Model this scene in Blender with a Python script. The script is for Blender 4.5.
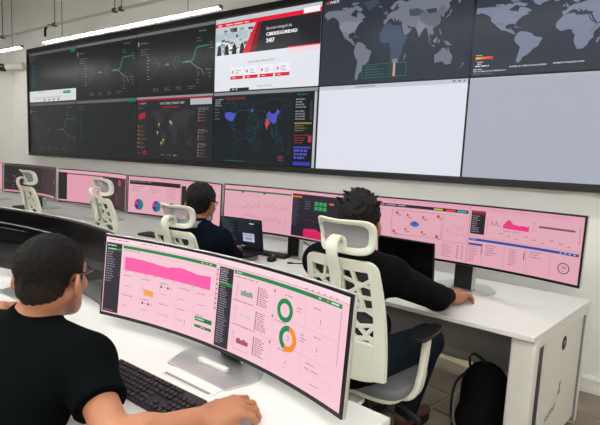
import bpy, bmesh, math, random
import numpy as np
from mathutils import Matrix, Vector

# ------------------------------------------------------------------ camera, world, exposure
S = bpy.context.scene
COL = S.collection
for o in list(bpy.data.objects):
    bpy.data.objects.remove(o)

CAM_POS = Vector((6.930, -3.287, 1.392))
YAW, PITCH, ROLL = math.radians(-33.921), math.radians(6.693), math.radians(2.6395)
cam_data = bpy.data.cameras.new('camera')
cam_data.sensor_width = 36.0
cam_data.lens = 455.33 / 600 * 36.0
cam_data.clip_start = 0.02
cam = bpy.data.objects.new('camera', cam_data)
COL.objects.link(cam)
fwd = Vector((math.sin(YAW) * math.cos(PITCH), math.cos(YAW) * math.cos(PITCH), -math.sin(PITCH)))
r0 = Vector((math.cos(YAW), -math.sin(YAW), 0))
u0 = r0.cross(fwd)
rt = r0 * math.cos(ROLL) + u0 * math.sin(ROLL)
up = -r0 * math.sin(ROLL) + u0 * math.cos(ROLL)
M = Matrix((rt, up, -fwd)).transposed().to_4x4()
M.translation = CAM_POS
cam.matrix_world = M
S.camera = cam

world = bpy.data.worlds.new('world')
S.world = world
world.use_nodes = True
world.node_tree.nodes['Background'].inputs[0].default_value = (0.9, 0.95, 1.0, 1)
world.node_tree.nodes['Background'].inputs[1].default_value = 0.05
S.view_settings.view_transform = 'Standard'
S.view_settings.look = 'None'
S.view_settings.gamma = 1.0
S.view_settings.exposure = 0.0
S.view_settings.use_curve_mapping = False
LAMP = 40.0          # emission strength of every ceiling pendant's diffuser

DESK = 0.70          # worktop height
PI = math.pi

# ------------------------------------------------------------------ materials
def lin(c):
    return tuple(((x / 255) / 12.92 if x / 255 <= 0.04045 else ((x / 255 + 0.055) / 1.055) ** 2.4) for x in c)

def mat(name, rgb, rough=0.5, metal=0.0, spec=0.5, noise=0.0, scale=20.0, bump=0.0, bscale=None, alpha=None, coat=0.0, stretch=None):
    m = bpy.data.materials.new(name)
    m.use_nodes = True
    nt = m.node_tree
    b = nt.nodes['Principled BSDF']
    c = lin(rgb)
    b.inputs['Base Color'].default_value = (*c, 1)
    b.inputs['Roughness'].default_value = rough
    b.inputs['Metallic'].default_value = metal
    b.inputs['Specular IOR Level'].default_value = spec
    if coat:
        b.inputs['Coat Weight'].default_value = coat
    tc = nt.nodes.new('ShaderNodeTexCoord')
    vec = tc.outputs['Object']
    if stretch:
        mp = nt.nodes.new('ShaderNodeMapping')
        mp.inputs['Scale'].default_value = stretch
        nt.links.new(vec, mp.inputs['Vector'])
        vec = mp.outputs[0]
    if noise > 0:
        n = nt.nodes.new('ShaderNodeTexNoise')
        n.inputs['Scale'].default_value = scale
        n.inputs['Detail'].default_value = 5
        nt.links.new(vec, n.inputs['Vector'])
        r = nt.nodes.new('ShaderNodeValToRGB')
        r.color_ramp.elements[0].position = 0.3
        r.color_ramp.elements[1].position = 0.7
        r.color_ramp.elements[0].color = (*[max(0, x * (1 - noise)) for x in c], 1)
        r.color_ramp.elements[1].color = (*[min(1, x * (1 + noise)) for x in c], 1)
        nt.links.new(n.outputs['Fac'], r.inputs['Fac'])
        nt.links.new(r.outputs['Color'], b.inputs['Base Color'])
    if bump > 0:
        n2 = nt.nodes.new('ShaderNodeTexNoise')
        n2.inputs['Scale'].default_value = bscale or scale
        n2.inputs['Detail'].default_value = 4
        nt.links.new(vec, n2.inputs['Vector'])
        bp = nt.nodes.new('ShaderNodeBump')
        bp.inputs['Strength'].default_value = bump
        bp.inputs['Distance'].default_value = 0.004
        nt.links.new(n2.outputs['Fac'], bp.inputs['Height'])
        nt.links.new(bp.outputs['Normal'], b.inputs['Normal'])
    if alpha is not None:
        b.inputs['Alpha'].default_value = alpha
    return m

def emit(name, rgb, strength):
    m = bpy.data.materials.new(name)
    m.use_nodes = True
    b = m.node_tree.nodes['Principled BSDF']
    b.inputs['Base Color'].default_value = (0.8, 0.8, 0.8, 1)
    b.inputs['Emission Color'].default_value = (*lin(rgb), 1)
    b.inputs['Emission Strength'].default_value = strength
    return m

def display_mat(name, strength, rough, spec):
    m = bpy.data.materials.new(name)
    m.use_nodes = True
    nt = m.node_tree
    b = nt.nodes['Principled BSDF']
    a = nt.nodes.new('ShaderNodeAttribute')
    a.attribute_name = 'Col'
    b.inputs['Base Color'].default_value = (0.006, 0.006, 0.007, 1)
    b.inputs['Roughness'].default_value = rough
    b.inputs['Specular IOR Level'].default_value = spec
    nt.links.new(a.outputs['Color'], b.inputs['Emission Color'])
    b.inputs['Emission Strength'].default_value = strength
    return m

MT = {
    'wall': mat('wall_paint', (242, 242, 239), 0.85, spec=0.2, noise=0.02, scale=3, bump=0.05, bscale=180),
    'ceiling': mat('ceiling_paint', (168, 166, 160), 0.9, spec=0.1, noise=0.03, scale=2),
    'tile': mat('floor_tile', (130, 120, 105), 0.42, spec=0.4, noise=0.16, scale=5, bump=0.03, bscale=60),
    'grout': mat('tile_grout', (206, 192, 166), 0.9, noise=0.08, scale=30),
    'base': mat('baseboard_paint', (232, 231, 226), 0.5),
    'desk': mat('desk_laminate', (217, 217, 214), 0.36, spec=0.35, noise=0.008, scale=6),
    'steel_white': mat('white_powder_coat', (222, 221, 214), 0.45, noise=0.01, scale=8),
    'modesty': mat('grey_panel', (150, 148, 144), 0.6, noise=0.03, scale=8),
    'black_plastic': mat('black_plastic', (18, 18, 19), 0.4, spec=0.4, noise=0.1, scale=40),
    'black_frame': mat('black_frame', (10, 10, 11), 0.35, noise=0.1, scale=10),
    'bezel': mat('bezel_black', (14, 14, 15), 0.3, spec=0.45),
    'silver': mat('silver_plastic', (196, 197, 196), 0.35, metal=0.5, noise=0.02, scale=30),
    'alu': mat('brushed_aluminium', (196, 198, 198), 0.38, metal=0.75, noise=0.05, scale=14, stretch=(1, 12, 1)),
    'chair_white': mat('chair_white_nylon', (221, 222, 208), 0.45, noise=0.015, scale=15),
    'mesh_head': mat('headrest_mesh', (160, 162, 166), 0.8, alpha=0.72, noise=0.12, scale=350),
    'mesh_back': mat('backrest_mesh', (58, 59, 62), 0.85, alpha=0.85, noise=0.12, scale=350),
    'seat': mat('seat_fabric', (112, 114, 118), 0.9, noise=0.12, scale=160, bump=0.15, bscale=400),
    'skin': mat('skin', (164, 111, 83), 0.5, spec=0.35, noise=0.06, scale=22, bump=0.05, bscale=240),
    'skin2': mat('skin_tan', (162, 106, 80), 0.5, spec=0.35, noise=0.06, scale=22, bump=0.05, bscale=240),
    'hair': mat('hair_black', (14, 12, 11), 0.55, spec=0.2, noise=0.4, scale=90, bump=0.9, bscale=200, stretch=(1, 1, 0.35)),
    'tshirt': mat('black_cotton', (5, 8, 9), 0.95, spec=0.05, noise=0.15, scale=40, bump=0.25, bscale=14),
    'shirt': mat('black_shirt_cloth', (9, 10, 12), 0.92, spec=0.08, noise=0.15, scale=60, bump=0.4, bscale=22),
    'sweater': mat('navy_knit', (11, 16, 27), 0.95, spec=0.06, noise=0.2, scale=120, bump=0.3, bscale=90),
    'collar': mat('grey_collar_cloth', (132, 138, 146), 0.9, noise=0.08, scale=60),
    'jeans': mat('dark_denim', (20, 29, 40), 0.92, spec=0.15, noise=0.25, scale=50, bump=0.3, bscale=60),
    'shoe': mat('brown_leather', (82, 48, 34), 0.5, noise=0.15, scale=30),
    'sole': mat('shoe_sole', (24, 20, 18), 0.8, noise=0.1, scale=30),
    'bag': mat('black_nylon', (8, 8, 9), 0.8, spec=0.15, noise=0.2, scale=80, bump=0.3, bscale=120),
    'strap': mat('black_webbing', (20, 20, 21), 0.85, noise=0.2, scale=120),
    'key': mat('key_plastic', (30, 28, 30), 0.5, noise=0.05, scale=60),
    'kb': mat('keyboard_case', (20, 20, 22), 0.45, noise=0.08, scale=50),
    'laptop': mat('laptop_shell', (24, 25, 27), 0.4, metal=0.2, noise=0.06, scale=30),
    'glossblack': mat('switched_off_screen', (6, 5, 7), 0.09, spec=0.06),
    'conduit': mat('conduit_white', (214, 213, 207), 0.5, noise=0.02, scale=20),
    'wire': mat('steel_wire', (92, 90, 86), 0.5, metal=0.5, noise=0.1, scale=60),
    'housing': mat('pendant_housing', (200, 200, 196), 0.5, noise=0.02, scale=20),
    'ink': mat('black_ink', (16, 16, 17), 0.6, noise=0.05, scale=30),
    'inkwhite': mat('white_ink', (225, 225, 222), 0.6, noise=0.02, scale=30),
    'grey': mat('grey_plastic', (128, 130, 132), 0.5, noise=0.04, scale=30),
    'dark_rail': mat('dark_rail', (52, 51, 49), 0.5, noise=0.06, scale=20),
    'glasses': mat('glasses_frame', (14, 14, 15), 0.25),
    'lens': mat('lens_glass', (225, 232, 235), 0.05, alpha=0.25),
    'eye': mat('eye_white', (225, 222, 215), 0.2),
    'lamp': emit('pendant_diffuser_glow', (255, 253, 248), LAMP),
}
def faded_hair():
    m = mat('hair_short_fade', (21, 18, 15), 0.7, spec=0.15, bump=1.0, bscale=220, stretch=(1, 1, 0.3))
    nt = m.node_tree; b = nt.nodes['Principled BSDF']
    tc = nt.nodes.new('ShaderNodeTexCoord'); sp = nt.nodes.new('ShaderNodeSeparateXYZ'); nt.links.new(tc.outputs['Object'], sp.inputs[0])
    n = nt.nodes.new('ShaderNodeTexNoise'); n.inputs['Scale'].default_value = 160; n.inputs['Detail'].default_value = 4; nt.links.new(tc.outputs['Object'], n.inputs['Vector'])
    ad = nt.nodes.new('ShaderNodeMath'); ad.operation = 'MULTIPLY_ADD'; ad.inputs[1].default_value = 0.07; nt.links.new(n.outputs['Fac'], ad.inputs[0]); nt.links.new(sp.outputs['Z'], ad.inputs[2])
    mr = nt.nodes.new('ShaderNodeMapRange'); mr.inputs['From Min'].default_value = 0.985; mr.inputs['From Max'].default_value = 1.13; nt.links.new(ad.outputs[0], mr.inputs['Value'])
    r = nt.nodes.new('ShaderNodeValToRGB'); r.color_ramp.elements[0].color = (*lin((74, 56, 42)), 1); r.color_ramp.elements[1].color = (*lin((15, 13, 12)), 1)
    e = r.color_ramp.elements.new(0.35); e.color = (*lin((38, 30, 24)), 1)
    nt.links.new(mr.outputs[0], r.inputs['Fac']); nt.links.new(r.outputs['Color'], b.inputs['Base Color'])
    return m
MT['hair_faded'] = faded_hair()
DISP_WALL = display_mat('video_wall_display', 1.0, 0.34, 0.13)
DISP = display_mat('monitor_display', 1.0, 0.4, 0.3)

# ------------------------------------------------------------------ mesh helpers
class MB:
    def __init__(s):
        s.v = []; s.f = []; s.mi = []
    def add(s, v, f, mi=0):
        n = len(s.v)
        s.v += [tuple(p) for p in v]
        s.f += [tuple(i + n for i in q) for q in f]
        s.mi += [mi] * len(f)
        return s
    def box(s, c, size, rz=0.0, rx=0.0, ry=0.0, mi=0):
        hx, hy, hz = [d / 2 for d in size]
        R = Matrix.Rotation(rz, 3, 'Z') @ Matrix.Rotation(ry, 3, 'Y') @ Matrix.Rotation(rx, 3, 'X')
        pts = [Vector(c) + R @ Vector((x * hx, y * hy, z * hz)) for z in (-1, 1) for y in (-1, 1) for x in (-1, 1)]
        return s.add(pts, [(0, 2, 3, 1), (4, 5, 7, 6), (0, 1, 5, 4), (2, 6, 7, 3), (0, 4, 6, 2), (1, 3, 7, 5)], mi)
    def prism(s, poly, z0, z1, mi=0):
        n = len(poly)
        v = [(x, y, z0) for x, y in poly] + [(x, y, z1) for x, y in poly]
        f = [tuple(range(n - 1, -1, -1)), tuple(range(n, 2 * n))]
        f += [(i, (i + 1) % n, n + (i + 1) % n, n + i) for i in range(n)]
        return s.add(v, f, mi)
    def tube(s, pts, rad, n=10, mi=0, caps=True, flat=None):
        pts = [Vector(p) for p in pts]
        rads = rad if isinstance(rad, (list, tuple)) else [rad] * len(pts)
        rings = []
        prev = None
        for i, p in enumerate(pts):
            d = (pts[min(i + 1, len(pts) - 1)] - pts[max(i - 1, 0)]).normalized()
            if prev is None:
                a = Vector((0, 0, 1)) if abs(d.z) < 0.9 else Vector((1, 0, 0))
                x = d.cross(a).normalized()
            else:
                x = (prev - d * prev.dot(d)).normalized()
            prev = x
            y = d.cross(x)
            k = flat if flat else 1.0
            rings.append([p + (x * math.cos(t) + y * k * math.sin(t)) * rads[i] for t in [2 * PI * j / n for j in range(n)]])
        v = [q for r in rings for q in r]
        f = []
        for i in range(len(rings) - 1):
            for j in range(n):
                f.append((i * n + j, i * n + (j + 1) % n, (i + 1) * n + (j + 1) % n, (i + 1) * n + j))
        if caps:
            f.append(tuple(range(n - 1, -1, -1)))
            f.append(tuple(range((len(rings) - 1) * n, len(rings) * n)))
        return s.add(v, f, mi)
    def cyl(s, a, b, r, n=16, mi=0):
        return s.tube([a, b], r, n, mi)
    def strip(s, pts, wdir, w, t, mi=0):
        """flat band following pts; wdir = width direction, thickness t"""
        pts = [Vector(p) for p in pts]
        ws = w if isinstance(w, (list, tuple)) else [w] * len(pts)
        wd = Vector(wdir).normalized()
        v = []
        for i, p in enumerate(pts):
            d = (pts[min(i + 1, len(pts) - 1)] - pts[max(i - 1, 0)]).normalized()
            nrm = d.cross(wd).normalized()
            a = wd * ws[i] / 2; b = nrm * t / 2
            v += [p - a - b, p + a - b, p + a + b, p - a + b]
        f = []
        for i in range(len(pts) - 1):
            for j in range(4):
                f.append((i * 4 + j, i * 4 + (j + 1) % 4, (i + 1) * 4 + (j + 1) % 4, (i + 1) * 4 + j))
        f += [(3, 2, 1, 0), tuple((len(pts) - 1) * 4 + j for j in range(4))]
        return s.add(v, f, mi)

def make_mesh(name, v, f, mi=None):
    me = bpy.data.meshes.new(name)
    me.from_pydata([tuple(p) for p in v], [], f)
    if mi is not None and any(mi):
        me.polygons.foreach_set('material_index', mi)
    me.update()
    return me

def fix_normals(me):
    bm = bmesh.new(); bm.from_mesh(me)
    bmesh.ops.recalc_face_normals(bm, faces=bm.faces)
    bm.to_mesh(me); bm.free()

def put(name, mb, mats, parent=None, loc=None, rz=0.0, bevel=0.0, smooth=False, seg=2, sub=0):
    me = make_mesh(name, mb.v, mb.f, mb.mi)
    fix_normals(me)
    for m in (mats if isinstance(mats, (list, tuple)) else [mats]):
        me.materials.append(MT[m] if isinstance(m, str) else m)
    o = bpy.data.objects.new(name, me)
    COL.objects.link(o)
    if parent is not None:
        o.parent = parent
    if loc is not None:
        o.location = loc
    o.rotation_euler = (0, 0, rz)
    if bevel > 0:
        b = o.modifiers.new('bevel', 'BEVEL')
        b.width = bevel; b.segments = seg; b.limit_method = 'ANGLE'; b.angle_limit = math.radians(35)
    if sub:
        q = o.modifiers.new('subsurf', 'SUBSURF'); q.levels = sub; q.render_levels = sub
    if smooth:
        me.polygons.foreach_set('use_smooth', [True] * len(me.polygons))
    return o

def tag(o, label, cat, group=None):
    o['label'] = label; o['category'] = cat
    if group: o['group'] = group
    return o

def struct(o):
    o['kind'] = 'structure'
    return o

def thing(name, label, cat, loc=(0, 0, 0), rz=0.0, group=None):
    o = bpy.data.objects.new(name, None)
    o.empty_display_size = 0.1
    COL.objects.link(o)
    o.location = loc; o.rotation_euler = (0, 0, rz)
    return tag(o, label, cat, group)

def share(name, me, parent, loc, rot=(0, 0, 0), scale=(1, 1, 1)):
    o = bpy.data.objects.new(name, me)
    COL.objects.link(o)
    o.parent = parent; o.location = loc; o.rotation_euler = rot; o.scale = scale
    return o

def dup_tree(o, parent=None):
    c = o.copy(); COL.objects.link(c)
    if parent is not None: c.parent = parent
    for ch in list(o.children):
        d = dup_tree(ch, c)
    return c

# ------------------------------------------------------------------ flat print on displays
_txt = {}
def text_geo(s):
    if s in _txt: return _txt[s]
    cu = bpy.data.curves.new('lettering', 'FONT')
    cu.body = s; cu.size = 1.0; cu.resolution_u = 2
    ob = bpy.data.objects.new('lettering', cu)
    COL.objects.link(ob)
    me = bpy.data.meshes.new_from_object(ob)
    v = [(p.co.x, p.co.y) for p in me.vertices]
    f = [tuple(p.vertices) for p in me.polygons]
    bpy.data.objects.remove(ob); bpy.data.meshes.remove(me); bpy.data.curves.remove(cu)
    _txt[s] = (v, f)
    return _txt[s]

class Canvas:
    """print laid on a display; x 0..1 to the right, y 0..1 downward"""
    def __init__(s, w, h, mapf, bg, curved=True):
        s.w, s.h, s.mapf, s.curved = w, h, mapf, curved
        s.v = []; s.f = []; s.c = []; s.n = 0; s.dim = 1.0
        s.rect(0, 0, 1, 1, bg)
    def off(s):
        s.n += 1
        return 0.00002 * s.n
    def poly(s, pts, col, off=None):
        o = s.off() if off is None else off
        k = len(s.v)
        s.v += [s.mapf(x * s.w, (1 - y) * s.h, o) for x, y in pts]
        s.f.append(tuple(range(k, k + len(pts)))); s.c.append(tuple(x * s.dim for x in lin(col)))
    def rect(s, x0, y0, x1, y1, col):
        o = s.off()
        n = max(1, int(math.ceil(abs(x1 - x0) * s.w / 0.012))) if s.curved else 1
        for i in range(n):
            a = x0 + (x1 - x0) * i / n; b = x0 + (x1 - x0) * (i + 1) / n
            s.poly([(a, y1), (b, y1), (b, y0), (a, y0)], col, o)
    def line(s, p, q, t, col):
        x0, y0, x1, y1 = p[0] * s.w, p[1] * s.h, q[0] * s.w, q[1] * s.h
        d = math.hypot(x1 - x0, y1 - y0) or 1e-6
        nx, ny = -(y1 - y0) / d * t / 2, (x1 - x0) / d * t / 2
        s.poly([((x0 + nx) / s.w, (y0 + ny) / s.h), ((x1 + nx) / s.w, (y1 + ny) / s.h), ((x1 - nx) / s.w, (y1 - ny) / s.h), ((x0 - nx) / s.w, (y0 - ny) / s.h)], col)
    def path(s, pts, t, col):
        for a, b in zip(pts, pts[1:]): s.line(a, b, t, col)
    def box(s, x0, y0, x1, y1, t, col):
        s.path([(x0, y0), (x1, y0), (x1, y1), (x0, y1), (x0, y0)], t, col)
    def ring(s, cx, cy, ro, ri, col, a0=0.0, a1=2 * PI, n=28):
        o = s.off()
        P = lambda r, a: (cx + r * math.sin(a) / s.w, cy - r * math.cos(a) / s.h)
        for i in range(n):
            a = a0 + (a1 - a0) * i / n; b = a0 + (a1 - a0) * (i + 1) / n
            if ri > 0: s.poly([P(ro, a), P(ro, b), P(ri, b), P(ri, a)], col, o)
            else: s.poly([P(ro, a), P(ro, b), (cx, cy)], col, o)
    def text(s, body, x, y, size, col, bold=0):
        v, f = text_geo(body)
        for b in range(1 + bold):
            o = s.off(); k = len(s.v)
            s.v += [s.mapf(x * s.w + (px + b * 0.05) * size, (1 - y) * s.h + py * size, o) for px, py in v]
            s.f += [tuple(i + k for i in q) for q in f]; s.c += [tuple(x * s.dim for x in lin(col))] * len(f)
    def dashes(s, x0, y0, x1, rows, dy, col, seed=1, t=0.35, fill=0.8):
        rnd = random.Random(seed)
        for r in range(rows):
            x = x0; end = x0 + (x1 - x0) * (fill + (1 - fill) * rnd.random()) * rnd.uniform(0.6, 1)
            while x < end:
                l = rnd.uniform(0.12, 0.35) * (x1 - x0)
                s.rect(x, y0 + r * dy, min(x + l, end), y0 + r * dy + dy * t, col)
                x += l + 0.05 * (x1 - x0)
    def worldmap(s, x0, y0, x1, y1, col, lon=(-170, 180), lat=(78, -56), outline=None, t=0.002, which=None):
        for nme, pts in LAND.items():
            if which and nme not in which: continue
            q = [(x0 + (a - lon[0]) / (lon[1] - lon[0]) * (x1 - x0), y0 + (lat[0] - b) / (lat[0] - lat[1]) * (y1 - y0)) for a, b in pts]
            q = [(min(max(a, 0.004), 0.996), min(max(b, 0.004), 0.996)) for a, b in q]
            c = col(nme) if callable(col) else col
            if outline: s.path(q + q[:1], t, outline)
            else: s.poly(q[::-1], c)
    def build(s, name, mt, parent, loc=None):
        me = make_mesh(name, s.v, s.f)
        at = me.color_attributes.new('Col', 'FLOAT_COLOR', 'CORNER')
        buf = []
        for p, c in zip(me.polygons, s.c):
            buf += list((*c, 1.0)) * p.loop_total
        at.data.foreach_set('color', buf)
        me.materials.append(mt)
        o = bpy.data.objects.new(name, me)
        COL.objects.link(o); o.parent = parent
        if loc: o.location = loc
        return o

LAND = {
 'na': [(-168,66),(-156,71),(-128,70),(-110,68),(-95,72),(-82,68),(-94,60),(-92,57),(-82,55),(-79,52),(-78,58),(-77,62),(-70,61),(-64,58),(-56,52),(-65,49),(-60,46),(-70,43),(-75,38),(-81,31),(-80,25),(-83,29),(-90,30),(-97,27),(-97,21),(-91,18),(-87,21),(-88,16),(-83,14),(-82,9),(-77,8),(-83,7),(-92,14),(-105,19),(-110,24),(-117,33),(-124,40),(-124,48),(-132,55),(-142,60),(-152,58),(-162,55),(-158,58),(-165,62)],
 'baffin': [(-88,73),(-78,73),(-64,66),(-68,62),(-78,65),(-88,70)], 'victoria': [(-118,73),(-104,73),(-102,69),(-116,69)], 'ellesmere': [(-92,78),(-72,78),(-80,75),(-92,75)],
 'greenland': [(-66,77.5),(-25,77.5),(-22,70),(-40,65),(-44,60),(-52,65),(-55,71)],
 'sa': [(-77,8),(-72,12),(-62,10),(-52,5),(-50,0),(-35,-6),(-39,-15),(-41,-22),(-48,-26),(-54,-34),(-58,-38),(-65,-42),(-66,-47),(-69,-52),(-72,-54),(-75,-48),(-73,-38),(-70,-20),(-76,-14),(-81,-5),(-80,1)],
 'africa': [(-6,36),(10,37),(11,33),(20,31),(32,31),(34,27),(38,18),(43,12),(51,12),(46,3),(40,-4),(40,-15),(35,-20),(33,-27),(27,-34),(19,-35),(15,-27),(12,-16),(13,-6),(9,0),(9,4),(4,6),(-8,4),(-15,10),(-17,15),(-16,22),(-10,30)],
 'eurasia': [(-9,43),(-9,37),(-5,36),(0,39),(3,42),(8,44),(12,42),(16,38),(18,40),(13,45),(19,42),(22,37),(24,40),(28,41),(27,37),(36,36),(35,31),(39,21),(44,13),(55,18),(59,23),(51,25),(48,30),(57,26),(66,25),(70,21),(73,16),(77,8),(80,14),(87,21),(92,22),(95,16),(98,8),(103,1),(104,2),(100,8),(101,13),(106,9),(109,12),(106,19),(112,22),(120,25),(122,31),(119,37),(122,40),(126,34),(129,37),(128,40),(135,44),(140,50),(136,54),(143,59),(155,60),(157,51),(163,57),(170,60),(179,66),(178,69),(160,70),(140,73),(113,74),(104,77),(80,73),(68,68),(55,69),(44,67),(40,65),(41,67),(32,70),(25,71),(15,68),(5,61),(8,58),(12,56),(17,61),(22,66),(25,65),(22,60),(30,60),(21,56),(12,54),(8,54),(4,52),(-2,48),(-2,44)],
 'uk': [(-5,50),(1,51),(-2,55),(-4,58),(-6,56),(-3,54)], 'ireland': [(-10,52),(-6,52),(-6,55),(-9,55)], 'iceland': [(-23,64),(-15,64),(-15,66),(-22,66)],
 'japan': [(131,32),(136,34),(140,36),(142,40),(145,43),(141,45),(139,38),(134,35)], 'madagascar': [(44,-24),(47,-25),(50,-15),(47,-15)],
 'australia': [(114,-22),(122,-18),(130,-12),(136,-12),(139,-17),(142,-11),(146,-19),(153,-26),(150,-37),(140,-38),(131,-32),(115,-34)],
 'nz': [(167,-46),(171,-44),(178,-38),(174,-36),(173,-41)], 'sumatra': [(96,5),(104,-3),(106,-6),(101,-2)], 'java': [(106,-6),(114,-7),(114,-9),(107,-8)],
 'borneo': [(109,1),(117,7),(118,1),(115,-4),(110,-2)], 'sulawesi': [(120,1),(124,1),(122,-4),(120,-5)], 'guinea': [(132,-1),(141,-3),(150,-10),(143,-9),(138,-8)], 'philippines': [(120,18),(122,17),(126,8),(123,9)],
 'cuba': [(-84,22),(-76,20),(-74,20),(-80,23)], 'hispaniola': [(-74,19),(-69,19),(-70,18)],
}
CHINA = [(74,39),(80,45),(88,49),(97,43),(108,42),(117,47),(121,53),(134,48),(128,42),(122,39),(120,31),(118,24),(108,21),(98,24),(92,28),(80,31)]
INDIA = [(74,35),(80,31),(88,27),(92,24),(87,21),(80,14),(77,8),(73,16),(70,22)]
USA = [(-124,48),(-96,49),(-83,46),(-68,47),(-75,38),(-81,31),(-81,26),(-84,30),(-97,27),(-106,32),(-117,33),(-124,40)]

# ------------------------------------------------------------------ signed-distance bodies
class Field:
    def __init__(s, lo, hi, vox):
        s.lo = np.array(lo, np.float32); s.vox = vox
        s.n = np.ceil((np.array(hi) - np.array(lo)) / vox).astype(int) + 1
        s.d = np.full(s.n, 0.2, np.float32)
        s.ax = [s.lo[i] + np.arange(s.n[i], dtype=np.float32) * vox for i in range(3)]
    def apply(s, fn, lo, hi, k=0.01, mode='add'):
        m = 0.03 + k
        a = [max(0, int((lo[i] - m - s.lo[i]) / s.vox)) for i in range(3)]
        b = [min(int(s.n[i]), int((hi[i] + m - s.lo[i]) / s.vox) + 2) for i in range(3)]
        if any(b[i] <= a[i] for i in range(3)): return
        sl = tuple(slice(a[i], b[i]) for i in range(3))
        X = s.ax[0][a[0]:b[0], None, None]; Y = s.ax[1][None, a[1]:b[1], None]; Z = s.ax[2][None, None, a[2]:b[2]]
        e = fn(X, Y, Z); d = s.d[sl]
        if mode == 'add':
            h = np.clip(0.5 + 0.5 * (d - e) / k, 0, 1)
            s.d[sl] = d + (e - d) * h - k * h * (1 - h)
        else:
            e = -e
            h = np.clip(0.5 - 0.5 * (d - e) / k, 0, 1)
            s.d[sl] = d + (e - d) * h + k * h * (1 - h)
    def rc(s, a, b, ra, rb, k=0.015, mode='add', clip=None):
        a = np.array(a, np.float32); b = np.array(b, np.float32)
        ba = b - a; L = float(ba @ ba) + 1e-9
        def fn(X, Y, Z):
            px, py, pz = X - a[0], Y - a[1], Z - a[2]
            t = np.clip((px * ba[0] + py * ba[1] + pz * ba[2]) / L, 0, 1)
            e = np.sqrt((px - t * ba[0]) ** 2 + (py - t * ba[1]) ** 2 + (pz - t * ba[2]) ** 2) - (ra + (rb - ra) * t)
            if clip is not None:
                c, n = clip
                e = np.maximum(e, (X - c[0]) * n[0] + (Y - c[1]) * n[1] + (Z - c[2]) * n[2])
            return e
        r = max(ra, rb)
        s.apply(fn, np.minimum(a, b) - r, np.maximum(a, b) + r, k, mode)
    def el(s, c, r, R=None, k=0.015, mode='add', clip=None, noise=None):
        c = np.array(c, np.float32); r = np.array(r, np.float32)
        R = np.eye(3, dtype=np.float32) if R is None else np.array(R, np.float32)
        def fn(X, Y, Z):
            px, py, pz = X - c[0], Y - c[1], Z - c[2]
            q = [(px * R[0, i] + py * R[1, i] + pz * R[2, i]) for i in range(3)]
            k0 = np.sqrt(sum((q[i] / r[i]) ** 2 for i in range(3)))
            k1 = np.sqrt(sum((q[i] / r[i] ** 2) ** 2 for i in range(3))) + 1e-6
            e = k0 * (k0 - 1) / k1
            if clip is not None:
                for cc, n in clip:
                    e = np.maximum(e, (X - cc[0]) * n[0] + (Y - cc[1]) * n[1] + (Z - cc[2]) * n[2])
            if noise is not None: e = e + noise(X, Y, Z)
            return e
        m = float(max(r))
        s.apply(fn, c - m, c + m, k, mode)
    def extract(s):
        d = s.d; ins = d < 0
        nx, ny, nz = d.shape
        cnt = np.zeros((nx - 1, ny - 1, nz - 1), np.int8)
        for i in (0, 1):
            for j in (0, 1):
                for k in (0, 1):
                    cnt += ins[i:nx - 1 + i, j:ny - 1 + j, k:nz - 1 + k]
        mix = (cnt > 0) & (cnt < 8)
        idx = np.argwhere(mix)
        vid = np.full(mix.shape, -1, np.int32)
        vid[mix] = np.arange(len(idx))
        acc = np.zeros((len(idx), 3), np.float32); num = np.zeros(len(idx), np.float32)
        cor = [(i, j, k) for i in (0, 1) for j in (0, 1) for k in (0, 1)]
        for A in cor:
            for ax in range(3):
                if A[ax]: continue
                B = list(A); B[ax] = 1
                ia = idx + np.array(A); ib = idx + np.array(B)
                da = d[ia[:, 0], ia[:, 1], ia[:, 2]]; db = d[ib[:, 0], ib[:, 1], ib[:, 2]]
                cr = (da < 0) != (db < 0)
                t = np.where(cr, da / (da - db + 1e-12), 0)
                p = np.array(A, np.float32)[None, :].repeat(len(idx), 0)
                p[:, ax] += t
                acc[cr] += p[cr]; num[cr] += 1
        V = s.lo + (idx + acc / np.maximum(num, 1)[:, None]) * s.vox
        Q = []
        for ax in range(3):
            o1, o2 = [(1, 2), (2, 0), (0, 1)][ax]
            sl0 = [slice(None)] * 3; sl1 = [slice(None)] * 3
            sl0[ax] = slice(0, -1); sl1[ax] = slice(1, None)
            a, b = ins[tuple(sl0)], ins[tuple(sl1)]
            for flip in (False, True):
                e = np.argwhere((a & ~b) if not flip else (~a & b))
                e = e[(e[:, o1] > 0) & (e[:, o2] > 0) & (e[:, o1] < d.shape[o1] - 1) & (e[:, o2] < d.shape[o2] - 1)]
                u = np.zeros(3, int); u[o1] = 1
                w = np.zeros(3, int); w[o2] = 1
                g = lambda q: vid[q[:, 0], q[:, 1], q[:, 2]]
                q = np.stack([g(e - u - w), g(e - w), g(e), g(e - u)], 1)
                Q.append(q if not flip else q[:, ::-1])
        Q = np.concatenate(Q)
        return V, Q[(Q >= 0).all(1)]

def field_obj(name, F, mats, base, parent=None):
    V, Q = F.extract()
    V = V - np.array(base, np.float32)
    me = bpy.data.meshes.new(name)
    me.vertices.add(len(V)); me.vertices.foreach_set('co', V.astype(np.float32).ravel())
    me.loops.add(Q.size); me.loops.foreach_set('vertex_index', Q.ravel().astype(np.int32))
    me.polygons.add(len(Q)); me.polygons.foreach_set('loop_start', np.arange(0, Q.size, 4, dtype=np.int32))
    me.update(calc_edges=True); me.validate()
    me.polygons.foreach_set('use_smooth', [True] * len(me.polygons))
    me.materials.append(MT[mats])
    o = bpy.data.objects.new(name, me)
    COL.objects.link(o)
    if parent is not None: o.parent = parent
    else: o.location = base
    return o

# ================================================================== THE ROOM
XL, XR, YB, YF, ZC = -0.62, 8.8, 0.06, -6.4, 3.7
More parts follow.
